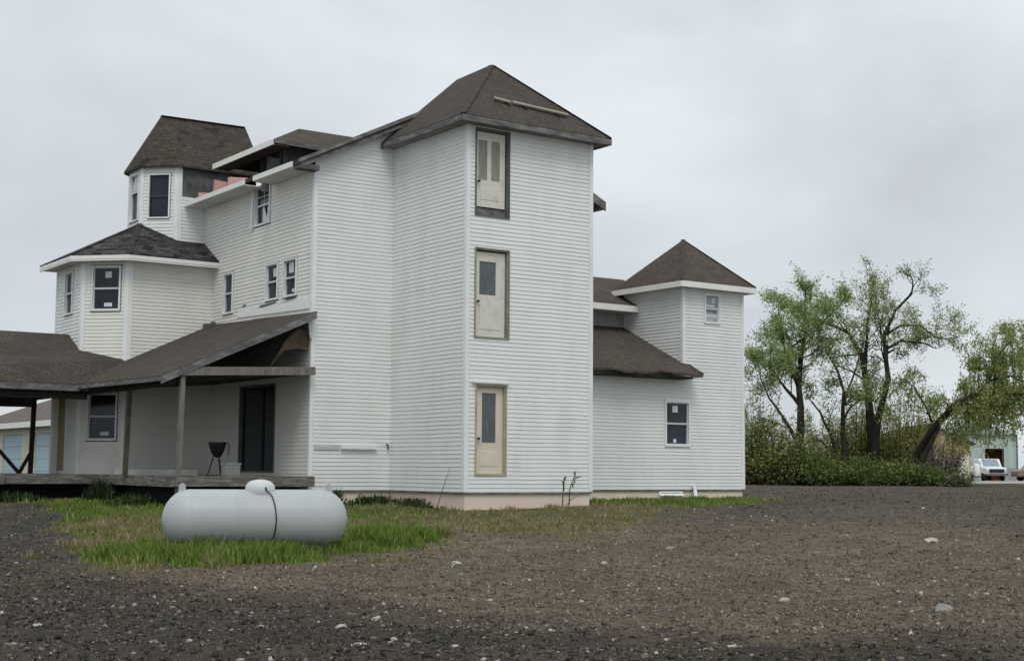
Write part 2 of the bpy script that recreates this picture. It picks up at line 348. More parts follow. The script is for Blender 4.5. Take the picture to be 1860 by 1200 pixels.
class Wall:
    """vertical wall from p0 to p1 (u,v); outside is on the right hand of p0->p1."""
    def __init__(s, p0, p1):
        s.p0 = np.array(p0, float); d = np.array(p1, float) - s.p0; s.L = float(np.hypot(*d)); s.d = d / s.L; s.n = np.array([s.d[1], -s.d[0]])
    def pt(s, a, z, off=0.): q = s.p0 + s.d * a + s.n * off; return (float(q[0]), float(q[1]), float(z))
CO = .1
def siding(wl, z0, z1, ops=(), smin=None, smax=None, name='wall', m=None, z0s=None, label=None):
    """lapped boards as real geometry: every course leans out to a lip with a shadowed underside."""
    b = MB(); smin = smin or (lambda z: 0.); smax = smax or (lambda z: wl.L)
    k0 = math.floor(z0 / CO + 1e-6)
    def wob(a, z): return .0035 * math.sin(a * 2.1 + z * .6 + wl.p0[0]) + .003 * math.sin(a * 5.3 + z * 1.7)
    k = k0
    while k * CO < z1 - 1e-6:
        ca, cb = k * CO, (k + 1) * CO
        cuts = sorted({max(ca, z0), min(cb, z1)} | {zz for o_ in ops for zz in (o_[2], o_[3]) if max(ca, z0) + 1e-4 < zz < min(cb, z1) - 1e-4})
        for za, zb in zip(cuts[:-1], cuts[1:]):
            zm = (za + zb) / 2
            iv = [(0., 1.)]
            sa0, sa1, sb0, sb1 = smin(za), smax(za), smin(zb), smax(zb)
            if sa1 - sa0 < .02: continue
            segs = []
            lo, hi = max(sa0, 0), min(sa1, wl.L)
            blocks = sorted([(o_[0], o_[1]) for o_ in ops if o_[2] < zm < o_[3]])
            cur = None; start = 'L'
            edges = []
            prev = None
            for (x0, x1) in blocks:
                edges.append((prev, x0)); prev = x1
            edges.append((prev, None))
            for (x0, x1) in edges:
                a0, b0_ = (sa0, sb0) if x0 is None else (x0, x0)
                a1, b1_ = (sa1, sb1) if x1 is None else (x1, x1)
                n_ = max(1, int((a1 - a0) / .55))
                kk = (k // 2) * 7919 + int(wl.p0[0] * 31 + wl.p0[1] * 17)
                lipA = -.001 + .0125 * (1 - (za - ca) / CO); lipB = -.001 + .0125 * (1 - (zb - ca) / CO)
                for i in range(n_):
                    t0, t1 = i / n_, (i + 1) / n_
                    A0, A1 = a0 + (a1 - a0) * t0, a0 + (a1 - a0) * t1
                    B0, B1 = b0_ + (b1_ - b0_) * t0, b0_ + (b1_ - b0_) * t1
                    ph_ = ((kk * 2654435761) % 1000) / 1000. * 3.6; pn = int((A0 + A1) / 2 / 3.6 + ph_ / 3.6); jit = (((kk + pn * 104729) * 40503) % 997) / 997. * .004
                    wa = (lambda a, z: wob(a, z)) if abs(za - ca) < 1e-6 and za > z0 + 1e-6 else (lambda a, z: 0)
                    wb = (lambda a, z: wob(a, z)) if abs(zb - cb) < 1e-6 and zb < z1 - 1e-6 else (lambda a, z: 0)
                    b.face([wl.pt(A0, za + wa(A0, za), lipA + jit), wl.pt(A1, za + wa(A1, za), lipA + jit), wl.pt(B1, zb + wb(B1, zb), lipB + jit * .3), wl.pt(B0, zb + wb(B0, zb), lipB + jit * .3)])
                    if abs(za - ca) < 1e-6:
                        b.face([wl.pt(A0, za + wa(A0, za), -.004), wl.pt(A1, za + wa(A1, za), -.004), wl.pt(A1, za + wa(A1, za), lipA + jit), wl.pt(A0, za + wa(A0, za), lipA + jit)])
        k += 1
    o_ = b.build(name, m or M_SID, house, fix=False)
    if label: o_['label'] = label
    return o_
def flat(wl, poly, name, m, off=0., th=.06, label=None):
    b = MB(); b.prism([wl.pt(a, z, off) for a, z in poly], tuple(-wl.n * th) + (0,)); o_ = b.build(name, m, house)
    if label: o_['label'] = label
    return o_
def trim(u, v, n1, n2, z0, z1, wd=.085):
    """L-shaped corner board at wall corner (u,v); n1, n2: directions along the two walls away from the corner."""
    b = MB(); c_ = np.array([u, v]); n1 = np.array(n1, float); n2 = np.array(n2, float)
    o1 = -n2; o2 = -n1
    def P(q, z): return (float(q[0]), float(q[1]), z)
    e_ = .03
    # outline of the L in plan
    A = c_ + n1 * wd + o1 * e_; B = c_ + o1 * e_ + o2 * e_ if abs(np.dot(n1, n2)) < .1 else c_ + (o1 + o2) * e_ * .6
    Cc = c_ + n2 * wd + o2 * e_; D = c_ + n2 * wd; E_ = c_; F = c_ + n1 * wd
    b.prism([P(q, z1) for q in (A, B, Cc, D, E_, F)], (0, 0, z0 - z1))
    return b.build('corner_trim', M_TRIM, house)
def pitched(name, polys, m, th=.1, label=None, parent=None, edge=None):
    """roof made of planar top polygons, each given thickness; UV runs along the eave and up the slope, in metres."""
    b = MB(); b.uv = []
    for P in polys:
        P = [Vector(q) for q in P]; nrm = (P[1] - P[0]).cross(P[2] - P[0])
        if nrm.z < 0: P = P[::-1]; nrm = -nrm
        nrm.normalize(); e_ = Vector((0, 0, 1)).cross(nrm)
        if e_.length < 1e-4: e_ = Vector((1, 0, 0))
        e_.normalize(); s_ = nrm.cross(e_)
        nf0 = len(b.f); b.prism([tuple(q) for q in P], (0, 0, -th))
        for f_ in b.f[nf0:]:
            for vi in f_:
                q = Vector(b.v[vi]); b.uv.append((q.dot(e_), q.dot(s_) - q.z * 0.0))
    o_ = b.build(name, m, parent or house)
    if label: o_['label'] = label
    return o_
def board(p, q, h, t_, name, m, parent=None, label=None):
    """board with its top edge from p to q, h tall, t_ thick (centred)."""
    b = MB(); p = Vector(p); q = Vector(q); d = q - p; sd_ = Vector((d.y, -d.x, 0)).normalized() * t_ / 2
    b.prism([p - sd_, p + sd_, q + sd_, q - sd_], (0, 0, -h)); o_ = b.build(name, m, parent or house)
    if label: o_['label'] = label
    return o_
def ring(b, wl, s0, s1, z0, z1, wd, off0, off1):
    """rectangular frame of width wd between depths off0 (back) and off1 (front)."""
    n_ = tuple(-wl.n * (off1 - off0)) + (0,)
    for (a0, a1, c0, c1) in ((s0, s0 + wd, z0, z1), (s1 - wd, s1, z0, z1), (s0 + wd, s1 - wd, z1 - wd, z1), (s0 + wd, s1 - wd, z0, z0 + wd)):
        b.prism([wl.pt(a0, c0, off1), wl.pt(a1, c0, off1), wl.pt(a1, c1, off1), wl.pt(a0, c1, off1)], n_)
def window(wl, s0, s1, z0, z1, stickers=(), glass=None, casing=.045, mid=.5, grid=False, label=None, curtain=None, top_glass=None, sash=None):
    g = glass or M_GLASS
    b = MB(); ring(b, wl, s0 - casing, s1 + casing, z0 - casing, z1 + casing, casing, -.10, .045)
    wn = b.build('window', M_TRIM, house)
    if label: wn['label'] = label
    b = MB(); ring(b, wl, s0, s1, z0, z1, .025, -.09, -.02)
    zm = z0 + (z1 - z0) * mid; n_ = tuple(-wl.n * .05) + (0,)
    b.prism([wl.pt(s0 + .035, zm - .025, .005), wl.pt(s1 - .035, zm - .025, .005), wl.pt(s1 - .035, zm + .025, .005), wl.pt(s0 + .035, zm + .025, .005)], n_)
    if grid:
        sm_ = (s0 + s1) / 2
        b.prism([wl.pt(sm_ - .012, zm + .025, -.03), wl.pt(sm_ + .012, zm + .025, -.03), wl.pt(sm_ + .012, z1 - .035, -.03), wl.pt(sm_ - .012, z1 - .035, -.03)], n_)
        zq = (zm + z1) / 2
        b.prism([wl.pt(s0 + .035, zq - .012, -.028), wl.pt(s1 - .035, zq - .012, -.028), wl.pt(s1 - .035, zq + .012, -.028), wl.pt(s0 + .035, zq + .012, -.028)], n_)
    b.build('sash', sash or M_SASH, wn)
    for (c0, c1, of, gg) in ((z0 + .035, zm - .025, -.06, g), (zm + .025, z1 - .035, -.04, top_glass or g)):
        b = MB(); b.prism([wl.pt(s0 + .035, c0, of), wl.pt(s1 - .035, c0, of), wl.pt(s1 - .035, c1, of), wl.pt(s0 + .035, c1, of)], tuple(-wl.n * .015) + (0,))
        b.build('pane', gg, wn)
    for (fx, fz, fw_, fh) in stickers:
        sc, zc = s0 + (s1 - s0) * fx, z0 + (z1 - z0) * fz; hw_, hh = (s1 - s0) * fw_ / 2, (z1 - z0) * fh / 2
        of = -.056 if zc < zm else -.036
        b = MB(); b.prism([wl.pt(sc - hw_, zc - hh, of), wl.pt(sc + hw_, zc - hh, of), wl.pt(sc + hw_, zc + hh, of), wl.pt(sc - hw_, zc + hh, of)], tuple(-wl.n * .003) + (0,))
        b.build('sticker', M_STICK, wn)
    if curtain:
        b = MB(); b.prism([wl.pt(s0 + (s1 - s0) * a, z0 + (z1 - z0) * c_, -.03) for a, c_ in curtain], tuple(-wl.n * .006) + (0,)); b.build('curtain', M_STICK, wn)
    return wn
def orect(s0, s1, z0, z1): return (s0, s1, z0, z1)

# ---- tall tower
TW, TD, TE = 3.78, 3.52, 8.92
W_TF = Wall((0, 0), (TW, 0)); W_TL = Wall((0, TD), (0, 0)); W_TR = Wall((TW, 0), (TW, TD))
doors = [(.31, 1.16, .41, 2.53), (.255, 1.215, 3.68, 5.82), (.245, 1.20, 6.63, 8.74)]
siding(W_TF, 0, TE, doors); siding(W_TL, 0, TE); siding(W_TR, 0, TE)
trim(0, 0, (1, 0), (0, 1), 0, TE); trim(TW, 0, (-1, 0), (0, 1), 0, TE)
b = MB(); b.box(.03, TW - .03, .03, TD - .0, -1.0, -.004); b.build('foundation', M_FND, house)['label'] = 'pinkish painted tower foundation'
b = MB(); b.box(-.012, TW + .012, -.012, .02, -.05, .0); b.build('starter_strip', M_GREYW, house)
b = MB(); b.box(-.012, .02, .02, TD, -.05, .0); b.build('starter_strip', M_GREYW, house)

def tower_door(i, s0, s1, z0, z1, jm, dm, leaf, glasses, knob, label, gl, head=.06, depth=.075):
    # jamb lining: reveal on four sides
    b = MB(); ring(b, W_TF, s0 - .0, s1 + .0, z0, z1, .028, -.28, -.0)
    ring(b, W_TF, s0 - .03, s1 + .03, z0 - .02, z1 + .03, .03, -.02, .03)
    dr_ = b.build('door', jm, house); dr_['label'] = label
    l0, l1, lz0, lz1 = leaf
    b = MB(); cut = sorted(glasses)
    n_ = tuple(-W_TF.n * .045) + (0,); of = -depth
    def pan(a0, a1, c0, c1): b.prism([W_TF.pt(a0, c0, of), W_TF.pt(a1, c0, of), W_TF.pt(a1, c1, of), W_TF.pt(a0, c1, of)], n_)
    g0 = min(g_[2] for g_ in cut); g1 = max(g_[3] for g_ in cut)
    pan(l0, l1, lz0, g0); pan(l0, l1, g1, lz1); xprev = l0
    for g_ in cut: pan(xprev, g_[0], g0, g1); xprev = g_[1]
    pan(xprev, l1, g0, g1)
    # raised lower panel and rail
    b.prism([W_TF.pt(l0 + .14, lz0 + .18, of + .01), W_TF.pt(l1 - .14, lz0 + .18, of + .01), W_TF.pt(l1 - .14, g0 - .2, of + .01), W_TF.pt(l0 + .14, g0 - .2, of + .01)], tuple(-W_TF.n * .012) + (0,))
    b.build('door_leaf', dm, dr_)
    for g_ in cut:
        b = MB(); b.prism([W_TF.pt(g_[0] - .01, g_[2] - .01, of - .02), W_TF.pt(g_[1] + .01, g_[2] - .01, of - .02), W_TF.pt(g_[1] + .01, g_[3] + .01, of - .02), W_TF.pt(g_[0] - .01, g_[3] + .01, of - .02)], tuple(-W_TF.n * .008) + (0,)); b.build('pane', gl, dr_)
    b = MB(); q = W_TF.pt(l0 + .075, knob, of); b.tube([q, (q[0], q[1] - .05, q[2])], [.018, .018], 8); b.lathe([(.012, -.03), (.034, -.012), (.036, .012), (.012, .03)], 10, 'z', (q[0], q[1] - .065, q[2])); b.build('knob', M_BLACK, dr_, True)
    b = MB(); b.prism([W_TF.pt(s0 - .1, z0 - .1, -.285), W_TF.pt(s1 + .1, z0 - .1, -.285), W_TF.pt(s1 + .1, z1 + .1, -.285), W_TF.pt(s0 - .1, z1 + .1, -.285)], tuple(-W_TF.n * .02) + (0,)); b.build('backing', M_DARK, dr_)
    return dr_
d1 = tower_door(0, *doors[0], M_JAMB, M_DOOR, (.338, 1.132, .44, 2.50), [(.53, .93, 1.17, 2.36)], 1.27, 'cream door with a long glass pane at ground level of the tower', M_GLASS2)
b = MB(); b.lathe([(.002, -.002), (.035, -.002), (.035, .002), (.002, .002)], 12, 'z'); 
for i_, q in enumerate(b.v): b.v[i_] = (q[0] + .60, .13 + q[2] + .012, q[1] + 2.27)
b.build('sticker', M_STICK, d1)
d2 = tower_door(1, *doors[1], mat('grey_jamb', (.27, .265, .215), .75, .2, .2, 4), M_DOOR2, (.285, 1.165, 3.71, 5.76), [(.42, .90, 4.72, 5.53)], 4.55, 'cream door with a half pane, opening onto nothing at the second floor', M_GLASS3 if False else M_GLASS2)
d3 = tower_door(2, *doors[2], M_DJAMB, M_DOOR2, (.275, 1.14, 6.86, 8.70), [(.36, .62, 7.52, 8.50), (.74, .99, 7.52, 8.50)], 7.47, 'peeling door with two tall panes and a gap under it at the top floor', mat('dusty_glass', (.26, .26, .22), .5, .3, .2, 5, stretch=(5, 5, .7)))
board((.245, .13, 6.84), (1.2, .13, 6.84), .18, .03, 'sill_board', M_GREYW, d3)
b = MB(); b.box(.16, 1.22, -.075, -.03, 2.585, 2.635); b.build('drip_cap', M_TRIM, d1)

OVT = .4
zE = 8.95; A_ = (1.89, 1.80, 11.02); B_ = (1.89, 3.50, 10.99)
pitched('tower_roof', [[(-OVT, -OVT, zE), (TW + .33, -OVT, zE), A_], [(-OVT, 3.5, zE), (-OVT, -OVT, zE), A_, B_], [(TW + .33, -OVT, zE), (TW + .33, 3.5, zE), B_, A_]], S_TOWER, .05, 'steep brown shingled hip roof of the tall tower')
b = MB(); b.prism([(-OVT + .02, -OVT + .02, zE - .14), (TW + .31, -OVT + .02, zE - .14), (TW + .31, 3.48, zE - .14), (-OVT + .02, 3.48, zE - .14)], (0, 0, .03)); b.build('soffit', mat('dark_soffit', (.2, .2, .19), .9, .1, .3, 2), house)
board((-OVT, -OVT + .01, zE - .035), (TW + .33, -OVT + .01, zE - .035), .135, .05, 'fascia', M_GREYW)
board((-OVT + .01, 3.5, zE - .035), (-OVT + .01, -OVT + .04, zE - .035), .135, .05, 'fascia', M_GREYW)
board((TW + .32, -OVT + .04, zE - .035), (TW + .32, 3.5, zE - .035), .135, .05, 'fascia', M_GREYW)
b = MB(); b.prism([(-OVT, 3.49, zE), (TW + .33, 3.49, zE), B_], (0, -.03, 0)); b.build('gable_end', M_TAR, house)
# hip and ridge caps
for p_, q_ in (((-OVT, -OVT, zE + .012), A_), ((TW + .33, -OVT, zE + .012), A_)):
    b = MB(); b.bar(Vector(p_), Vector(q_).lerp(Vector(p_), .02), .15, .012); b.build('ridge_cap', S_TOWER if False else mat('ridge_shingles', (.066, .057, .049), .95, .1, .3, 8, .3, 30), house)

# ---- main body
W_G = Wall((-2.28, 3.52), (6.16, 3.52))
gslope = .494; zg = 8.285
siding(W_G, 0, 10.3, (), lambda z: max(0., (z - zg) / gslope), lambda z: 8.44 - max(0., (z - zg) / gslope))
W_LW = Wall((-2.28, 14), (-2.28, 3.52))
def lv(v): return 14 - v
wins = {'w1': (lv(8.95), lv(8.36), 4.83, 5.9), 'w2': (lv(6.18), lv(5.52), 4.95, 5.85), 'w3': (lv(5.12), lv(4.44), 4.95, 5.85), 'w4': (lv(6.98), lv(6.1), 7.05, 8.04)}
slide = (lv(7.69), lv(5.48), .42, 2.72)
siding(W_LW, 0, 8.1, [(a - .07, b_ + .07, c_ - .07, d_ + .07) for a, b_, c_, d_ in wins.values()] + [slide], m=M_SID2)
trim(-2.28, 3.52, (1, 0), (0, 1), 0, 8.1)
W_MR = Wall((6.16, 3.52), (6.16, 14)); siding(W_MR, 0, 8.1)
flat(Wall((6.16, 14), (-2.28, 14)), [(0, 0), (8.44, 0), (8.44, 8.06), (4.22, 10.1), (0, 8.06)], 'wall', M_TRIM)
b = MB(); b.box(-2.25, 6.13, 3.55, 13.9, -1.0, -.004); b.build('foundation', M_FND2, house)
b = MB(); b.box(-2.3, 0, 3.508, 3.53, -.05, 0); b.build('starter_strip', M_GREYW, house)
window(W_LW, *wins['w1'], label='narrow sash window beside the corner bay')
window(W_LW, *wins['w2'], stickers=[(.6, .78, .3, .26)], label='paired sash window nearer the bay')
window(W_LW, *wins['w3'], stickers=[(.45, .8, .4, .3), (.6, .14, .25, .1)], label='paired sash window nearer the tower')
window(W_LW, *wins['w4'], grid=True, label='broken upper window with a torn curtain', curtain=[(.42, .05), (.95, .02), (.98, .5), (.8, .46), (.7, .15), (.5, .5), (.42, .45)])
# sliding door under the porch
b = MB(); ring(b, W_LW, slide[0], slide[1], slide[2], slide[3], .05, -.15, .03); sdr = b.build('sliding_door', M_DJAMB, house)
b = MB(); sm2 = (slide[0] + slide[1]) / 2 + .25
b.prism([W_LW.pt(sm2 - .03, slide[2] + .05, -.02), W_LW.pt(sm2 + .03, slide[2] + .05, -.02), W_LW.pt(sm2 + .03, slide[3] - .05, -.02), W_LW.pt(sm2 - .03, slide[3] - .05, -.02)], tuple(-W_LW.n * .04) + (0,)); b.build('stile', M_BLACK, sdr)
for a0, a1 in ((slide[0] + .05, sm2 - .03), (sm2 + .03, slide[1] - .05)):
    b = MB(); b.prism([W_LW.pt(a0, slide[2] + .05, -.06), W_LW.pt(a1, slide[2] + .05, -.06), W_LW.pt(a1, slide[3] - .05, -.06), W_LW.pt(a0, slide[3] - .05, -.06)], tuple(-W_LW.n * .01) + (0,)); b.build('pane', M_GLASS, sdr)
# torn flashing above the porch roof
b = MB(); b.prism([W_LW.pt(a, z, .035) for a, z in [(lv(8.0), 4.62), (lv(3.62), 4.50), (lv(3.62), 4.78), (lv(4.2), 4.83), (lv(5.1), 4.70), (lv(5.6), 4.80), (lv(6.4), 4.74), (lv(7.1), 4.84), (lv(7.5), 4.80), (lv(7.7), 4.86), (lv(8.0), 4.74)]], tuple(-W_LW.n * .012) + (0,)); b.build('torn_flashing', M_FASC, house)
for a0, a1, z in ((7.7, 7.45, 4.90), (6.6, 5.6, 4.79), (5.0, 4.4, 4.83)):
    b = MB(); b.prism([W_LW.pt(lv(a0), z, .03), W_LW.pt(lv(a1), z + .02, .03), W_LW.pt(lv(a1), z + .06, .03), W_LW.pt(lv(a0) + .1, z + .045, .03)], tuple(-W_LW.n * .01) + (0,)); b.build('tear', M_TAR, house)
# loose siding piece and faded patch low on the gable wall
b = MB(); b.box(-1.42, -.42, 3.43, 3.49, 1.02, 1.12); b.build('loose_siding_strip', M_TRIM, house)
b = MB(); b.box(-2.16, -1.46, 3.483, 3.497, 1.0, 1.12); b.build('faded_patch', mat('faded_vinyl', (.52, .53, .55), .6, .2, .2, 6, stretch=(.5, 1, 6)), house)
b = MB(); b.tube([(-.1, 3.5, 1.15), (-.1, 3.43, 1.15), (-.1, 3.42, 1.02)], .02, 6); b.build('hose_bib', M_BLACK, house)

# main roof, rake boards and broken eave
rs = .494; zr0 = 8.14
def mz(u): return zr0 + (u + 2.88) * rs
RV = 3.2
pitched('main_roof', [[(-2.5, RV, mz(-2.5)), (1.94, RV, mz(1.94)), (1.94, 14.3, mz(1.94)), (-2.5, 14.3, mz(-2.5))],
                      [(6.76, RV, zr0), (6.76, 14.3, zr0), (1.94, 14.3, mz(1.94)), (1.94, RV, mz(1.94))]], S_OLD, .12)
for v0, v1 in ((RV, 5.82), (6.42, 10.5)):
    pitched('eave', [[(-2.88, v0, zr0), (-2.495, v0, mz(-2.495)), (-2.495, v1, mz(-2.495)), (-2.88, v1, zr0)]], S_OLD, .1)
for v0, v1, lb in ((3.56, 5.84, 'white fascia beside the tower'), (6.40, 10.52, 'white fascia under the insulation')):
    board((-2.90, v1, zr0 - .0), (-2.90, v0, zr0 - .0), .135, .04, 'fascia', M_FASC, label=lb)
    b = MB(); b.box(-2.88, -2.26, v0, v1, zr0 - .15, zr0 - .125); b.build('soffit', M_SOFF, house)
board((-2.9, RV, mz(-2.9) + .02), (1.94, RV, mz(1.94) + .02), .10, .05, 'rake_board', M_GREYW)
board((-2.84, RV + .045, mz(-2.84) - .085), (1.94, RV + .045, mz(1.94) - .085), .14, .035, 'rake_board', M_GREYW)
board((6.78, RV, mz(-2.9) + .02), (1.94, RV, mz(1.94) + .02), .25, .05, 'rake_board', M_GREYW)
b = MB(); b.prism([(-2.86, RV + .06, mz(-2.86) - .13), (1.9, RV + .06, mz(1.9) - .13), (1.9, 3.5, mz(1.9) - .13), (-2.86, 3.5, mz(-2.86) - .13)], (0, 0, .01)); b.build('soffit', mat('grey_soffit', (.3, .3, .3), .9, .1, .2, 2), house)
b = MB(); b.box(-2.86, -2.3, 3.24, 3.54, 7.93, 8.06); b.build('eave_return', M_TAR, house)
board((6.77, 14, zr0), (6.77, 3.25, zr0), .2, .04, 'fascia', M_GREYW)
# splintered piece in the eave gap and the peeling strip below it
b = MB(); b.bar((-2.4, 6.12, 8.25), (-2.36, 6.2, 7.85), .25, .05); b.build('broken_board', M_GREYW, house)
b = MB(); b.bar((-2.33, 7.12, 8.1), (-2.33, 7.16, 6.95), .03, .16); b.build('peeling_strip', M_TRIM, house)

# dormer
DU = -2.05
W_D1 = Wall((DU, 6.0), (.2, 6.0)); flat(W_D1, [(0, mz(DU) - .1), (0, 9.1), (1.6, 9.1), (1.6, mz(DU + 1.6) - .1)], 'dormer_wall', M_TAR, label='grey bare side wall of the dormer')
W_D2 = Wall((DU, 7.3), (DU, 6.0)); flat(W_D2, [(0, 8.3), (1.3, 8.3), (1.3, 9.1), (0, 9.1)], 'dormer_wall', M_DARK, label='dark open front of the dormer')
b = MB(); b.prism([W_D2.pt(a, z, .03) for a, z in [(.5, 8.5), (1.25, 8.5), (1.25, 8.75), (.5, 8.95)]], (.03, 0, 0)); b.build('board', M_TAR, house)
dz = 9.13
pitched('dormer_roof', [[(-2.5, 5.5, dz), (-.85, 5.5, dz - .06), (1.3, 7.5, 10.03), (-.8, 7.5, 10.03)], [(-2.5, 9.45, dz), (-2.5, 5.5, dz), (-.8, 7.5, 10.03)], [(-2.5, 9.45, dz), (-.8, 7.5, 10.03), (1.3, 7.5, 10.03), (-.6, 9.45, dz)]], shingle('olive_shingles', (.07, .063, .05), (.10, .088, .068), (.05, .046, .036)), .06)
board((-2.51, 9.45, dz + .0), (-2.51, 5.52, dz + .0), .15, .04, 'fascia', M_FASC, label='white fascia of the dormer')
board((-2.49, 5.49, dz + .0), (-.9, 5.49, dz - .05), .10, .04, 'fascia', M_GREYW)
b = MB(); b.box(-2.48, DU + .02, 5.52, 9.4, dz - .15, dz - .12); b.build('soffit', mat('bare_rafters', (.12, .10, .085), .9, .1, .3, 3), house)

# ---- corner turret (upper) with torn side
W_T3 = Wall((-3.12, 10.48), (-.7, 10.48)); W_T2 = Wall((-3.93, 11.29), (-3.12, 10.48)); W_T1 = Wall((-3.93, 12.30), (-3.93, 11.29))
siding(W_T3, 6.3, 8.3, smax=lambda z: .84)
flat(W_T3, [(0.02, 8.3), (2.42, 8.3), (2.42, 9.2), (0.02, 9.2)], 'turret_wall', M_TAR, .0, .05, 'grey tar paper side of the turret')
t2w = (.27, .87, 7.70, 8.93); t1w = (.22, .86, 7.68, 9.0)
siding(W_T2, 6.3, 9.2, [(t2w[0] - .06, t2w[1] + .06, t2w[2] - .06, t2w[3] + .06)])
siding(W_T1, 6.3, 9.2, [(t1w[0] - .06, t1w[1] + .06, t1w[2] - .06, t1w[3] + .06)])
siding(Wall((-3.12, 13.11), (-3.93, 12.30)), 6.3, 9.2); siding(Wall((-2.28, 13.11), (-3.12, 13.11)), 6.3, 9.2)
s2 = math.sqrt(.5)
trim(-3.12, 10.48, (1, 0), (-s2, s2), 6.3, 9.2, .09); trim(-3.93, 11.29, (s2, -s2), (0, 1), 6.3, 9.2, .07)
window(W_T2, *t2w, casing=.04, sash=mat('dark_sash', (.05, .06, .075), .5, .3, .1, 3), label='tall dark window on the chamfer of the turret')
window(W_T1, *t1w, casing=.04, mid=.62, label='arched window on the far side of the turret', curtain=[(.08, .66), (.92, .66), (.9, .85), (.7, .97), (.5, .99), (.3, .97), (.1, .85)])
tz = 9.2; RA = (-3.2, 11.8, 10.9); RB = (-.5, 11.8, 10.93)
pitched('turret_roof', [[(-3.18, 10.33, tz), (-.5, 10.33, tz), RB, RA], [(-4.07, 11.22, tz), (-3.18, 10.33, tz), RA], [(-4.07, 12.37, tz), (-4.07, 11.22, tz), RA], [(-3.18, 13.26, tz), (-4.07, 12.37, tz), RA], [(-.5, 13.26, tz), (-3.18, 13.26, tz), RA, RB]], S_OLD, .07, 'steep worn brown roof of the upper turret')
b = MB(); b.prism([(-.55, 10.4, tz - .1), (-.55, 13.2, tz - .1), (-.55, 11.8, 10.8)], (-.03, 0, 0)); b.build('gable_end', M_TAR, house)
b = MB(); b.bar(Vector(RA) + Vector((0, 0, .008)), Vector(RB) + Vector((-.03, 0, .008)), .16, .014); b.build('ridge_cap', MATS['ridge_shingles'], house)
# pink insulation slabs leaning where the siding is gone
for (u0, u1, h, dv, tilt) in ((-2.58, -1.9, .26, .14, .04), (-2.1, -1.4, .36, .08, -.04), (-1.7, -1.05, .28, .2, .05)):
    b = MB(); zb_ = mz(min(u0, -2.3)) - .1 if u0 < -2.3 else mz(u0)
    b.prism([(u0, 10.42 - dv, zb_), (u1, 10.42 - dv, zb_ + tilt + .15), (u1, 10.40 - dv * .6, zb_ + h + tilt), (u0 + .03, 10.40 - dv * .6, zb_ + h)], (0, .06, 0)); b.build('insulation_slab', M_PINK, house)

# ---- corner bay, two storeys
VC = 9.76; UCc = -4.75; UB, VB = -5.72, 10.73
W_BC = Wall((UCc, VC), (-2.28, VC)); W_BB = Wall((UB, VB), (UCc, VC)); W_BA = Wall((UB, 12.95), (UB, VB))
bw = (.33, 1.10, 4.85, 6.02); bw2 = (.33, 1.12, 1.29, 2.52); ba = (.80, 1.43, 4.84, 5.98); bdoor = (.22, 1.3, .36, 2.55)
siding(W_BC, .2, 6.25, m=M_SID2); siding(W_BB, .2, 6.25, [(q[0] - .07, q[1] + .07, q[2] - .07, q[3] + .07) for q in (bw, bw2)], m=M_SID2)
siding(W_BA, .2, 6.25, [(ba[0] - .07, ba[1] + .07, ba[2] - .07, ba[3] + .07), bdoor])
flat(Wall((-2.28, 12.95), (UB, 12.95)), [(0, .2), (3.44, .2), (3.44, 6.25), (0, 6.25)], 'wall', M_TRIM)
trim(UCc, VC, (1, 0), (-s2, s2), .2, 6.25, .09); trim(UB, VB, (s2, -s2), (0, 1), .2, 6.25, .09); trim(UB, 12.95, (0, -1), (1, 0), .2, 6.25, .08)
window(W_BB, *bw, stickers=[(.55, .83, .24, .15), (.55, .12, .3, .09)], label='sash window with stickers on the upper bay')
window(W_BB, *bw2, stickers=[(.57, .12, .32, .08)], label='sash window on the lower bay under the porch')
window(W_BA, *ba, label='narrow sash window on the far side of the upper bay')
b = MB(); ring(b, W_BA, bdoor[0], bdoor[1], bdoor[2], bdoor[3], .06, -.12, .03); bd = b.build('door', M_TRIM, house); bd['label'] = 'yellowed side door of the lower bay'
b = MB(); b.prism([W_BA.pt(bdoor[0] + .06, bdoor[2] + .06, -.05), W_BA.pt(bdoor[1] - .06, bdoor[2] + .06, -.05), W_BA.pt(bdoor[1] - .06, bdoor[3] - .06, -.05), W_BA.pt(bdoor[0] + .06, bdoor[3] - .06, -.05)], (.05, 0, 0)); b.build('door_leaf', mat('yellow_door', (.38, .32, .13), .6, .2, .15, 3), bd)
b = MB(); q = W_BA.pt(bdoor[0] + .16, 1.35, -.05); b.bar(q, (q[0] - .06, q[1], q[2]), .05, .05, (0, 1, 0)); b.build('knob', M_BLACK, bd)
b = MB(); b.prism([(UB + .04, 12.9, .2), (UB + .04, VB + .02, .2), (UCc + .02, VC + .04, .2), (-2.28, VC + .04, .2), (-2.28, 12.9, .2)], (0, 0, -1.2)); b.build('foundation', M_FND2, house)
ez = 6.34; P1 = (-4.92, 9.34, ez); P2 = (-6.13, 10.55, ez); P3 = (-6.13, 13.36, ez); AP = (-3.93, 11.29, 7.52); E0 = (-2.27, 9.34, ez)
zw = ez + .57 * (10.5 - 9.34)
pitched('bay_roof', [[P1, E0, (-2.27, 10.48, 7.0), (-3.1, 10.48, 7.02), AP], [P2, P1, AP], [P3, P2, AP, (-3.93, 12.3, 7.52)], [(-2.27, 13.36, ez), P3, (-3.93, 12.3, 7.52), (-2.27, 12.3, 7.5)]], S_BLACK, .04, 'charcoal architectural shingle roof of the corner bay')
for p_, q_ in ((P1, E0), (P2, P1), (P3, P2)):
    d = Vector(q_) - Vector(p_); n_ = Vector((d.y, -d.x, 0)).normalized() * -.02
    board(Vector(p_) + n_ + Vector((0, 0, -.03)), Vector(q_) + n_ + Vector((0, 0, -.03)), .16, .04, 'fascia', M_FASC)
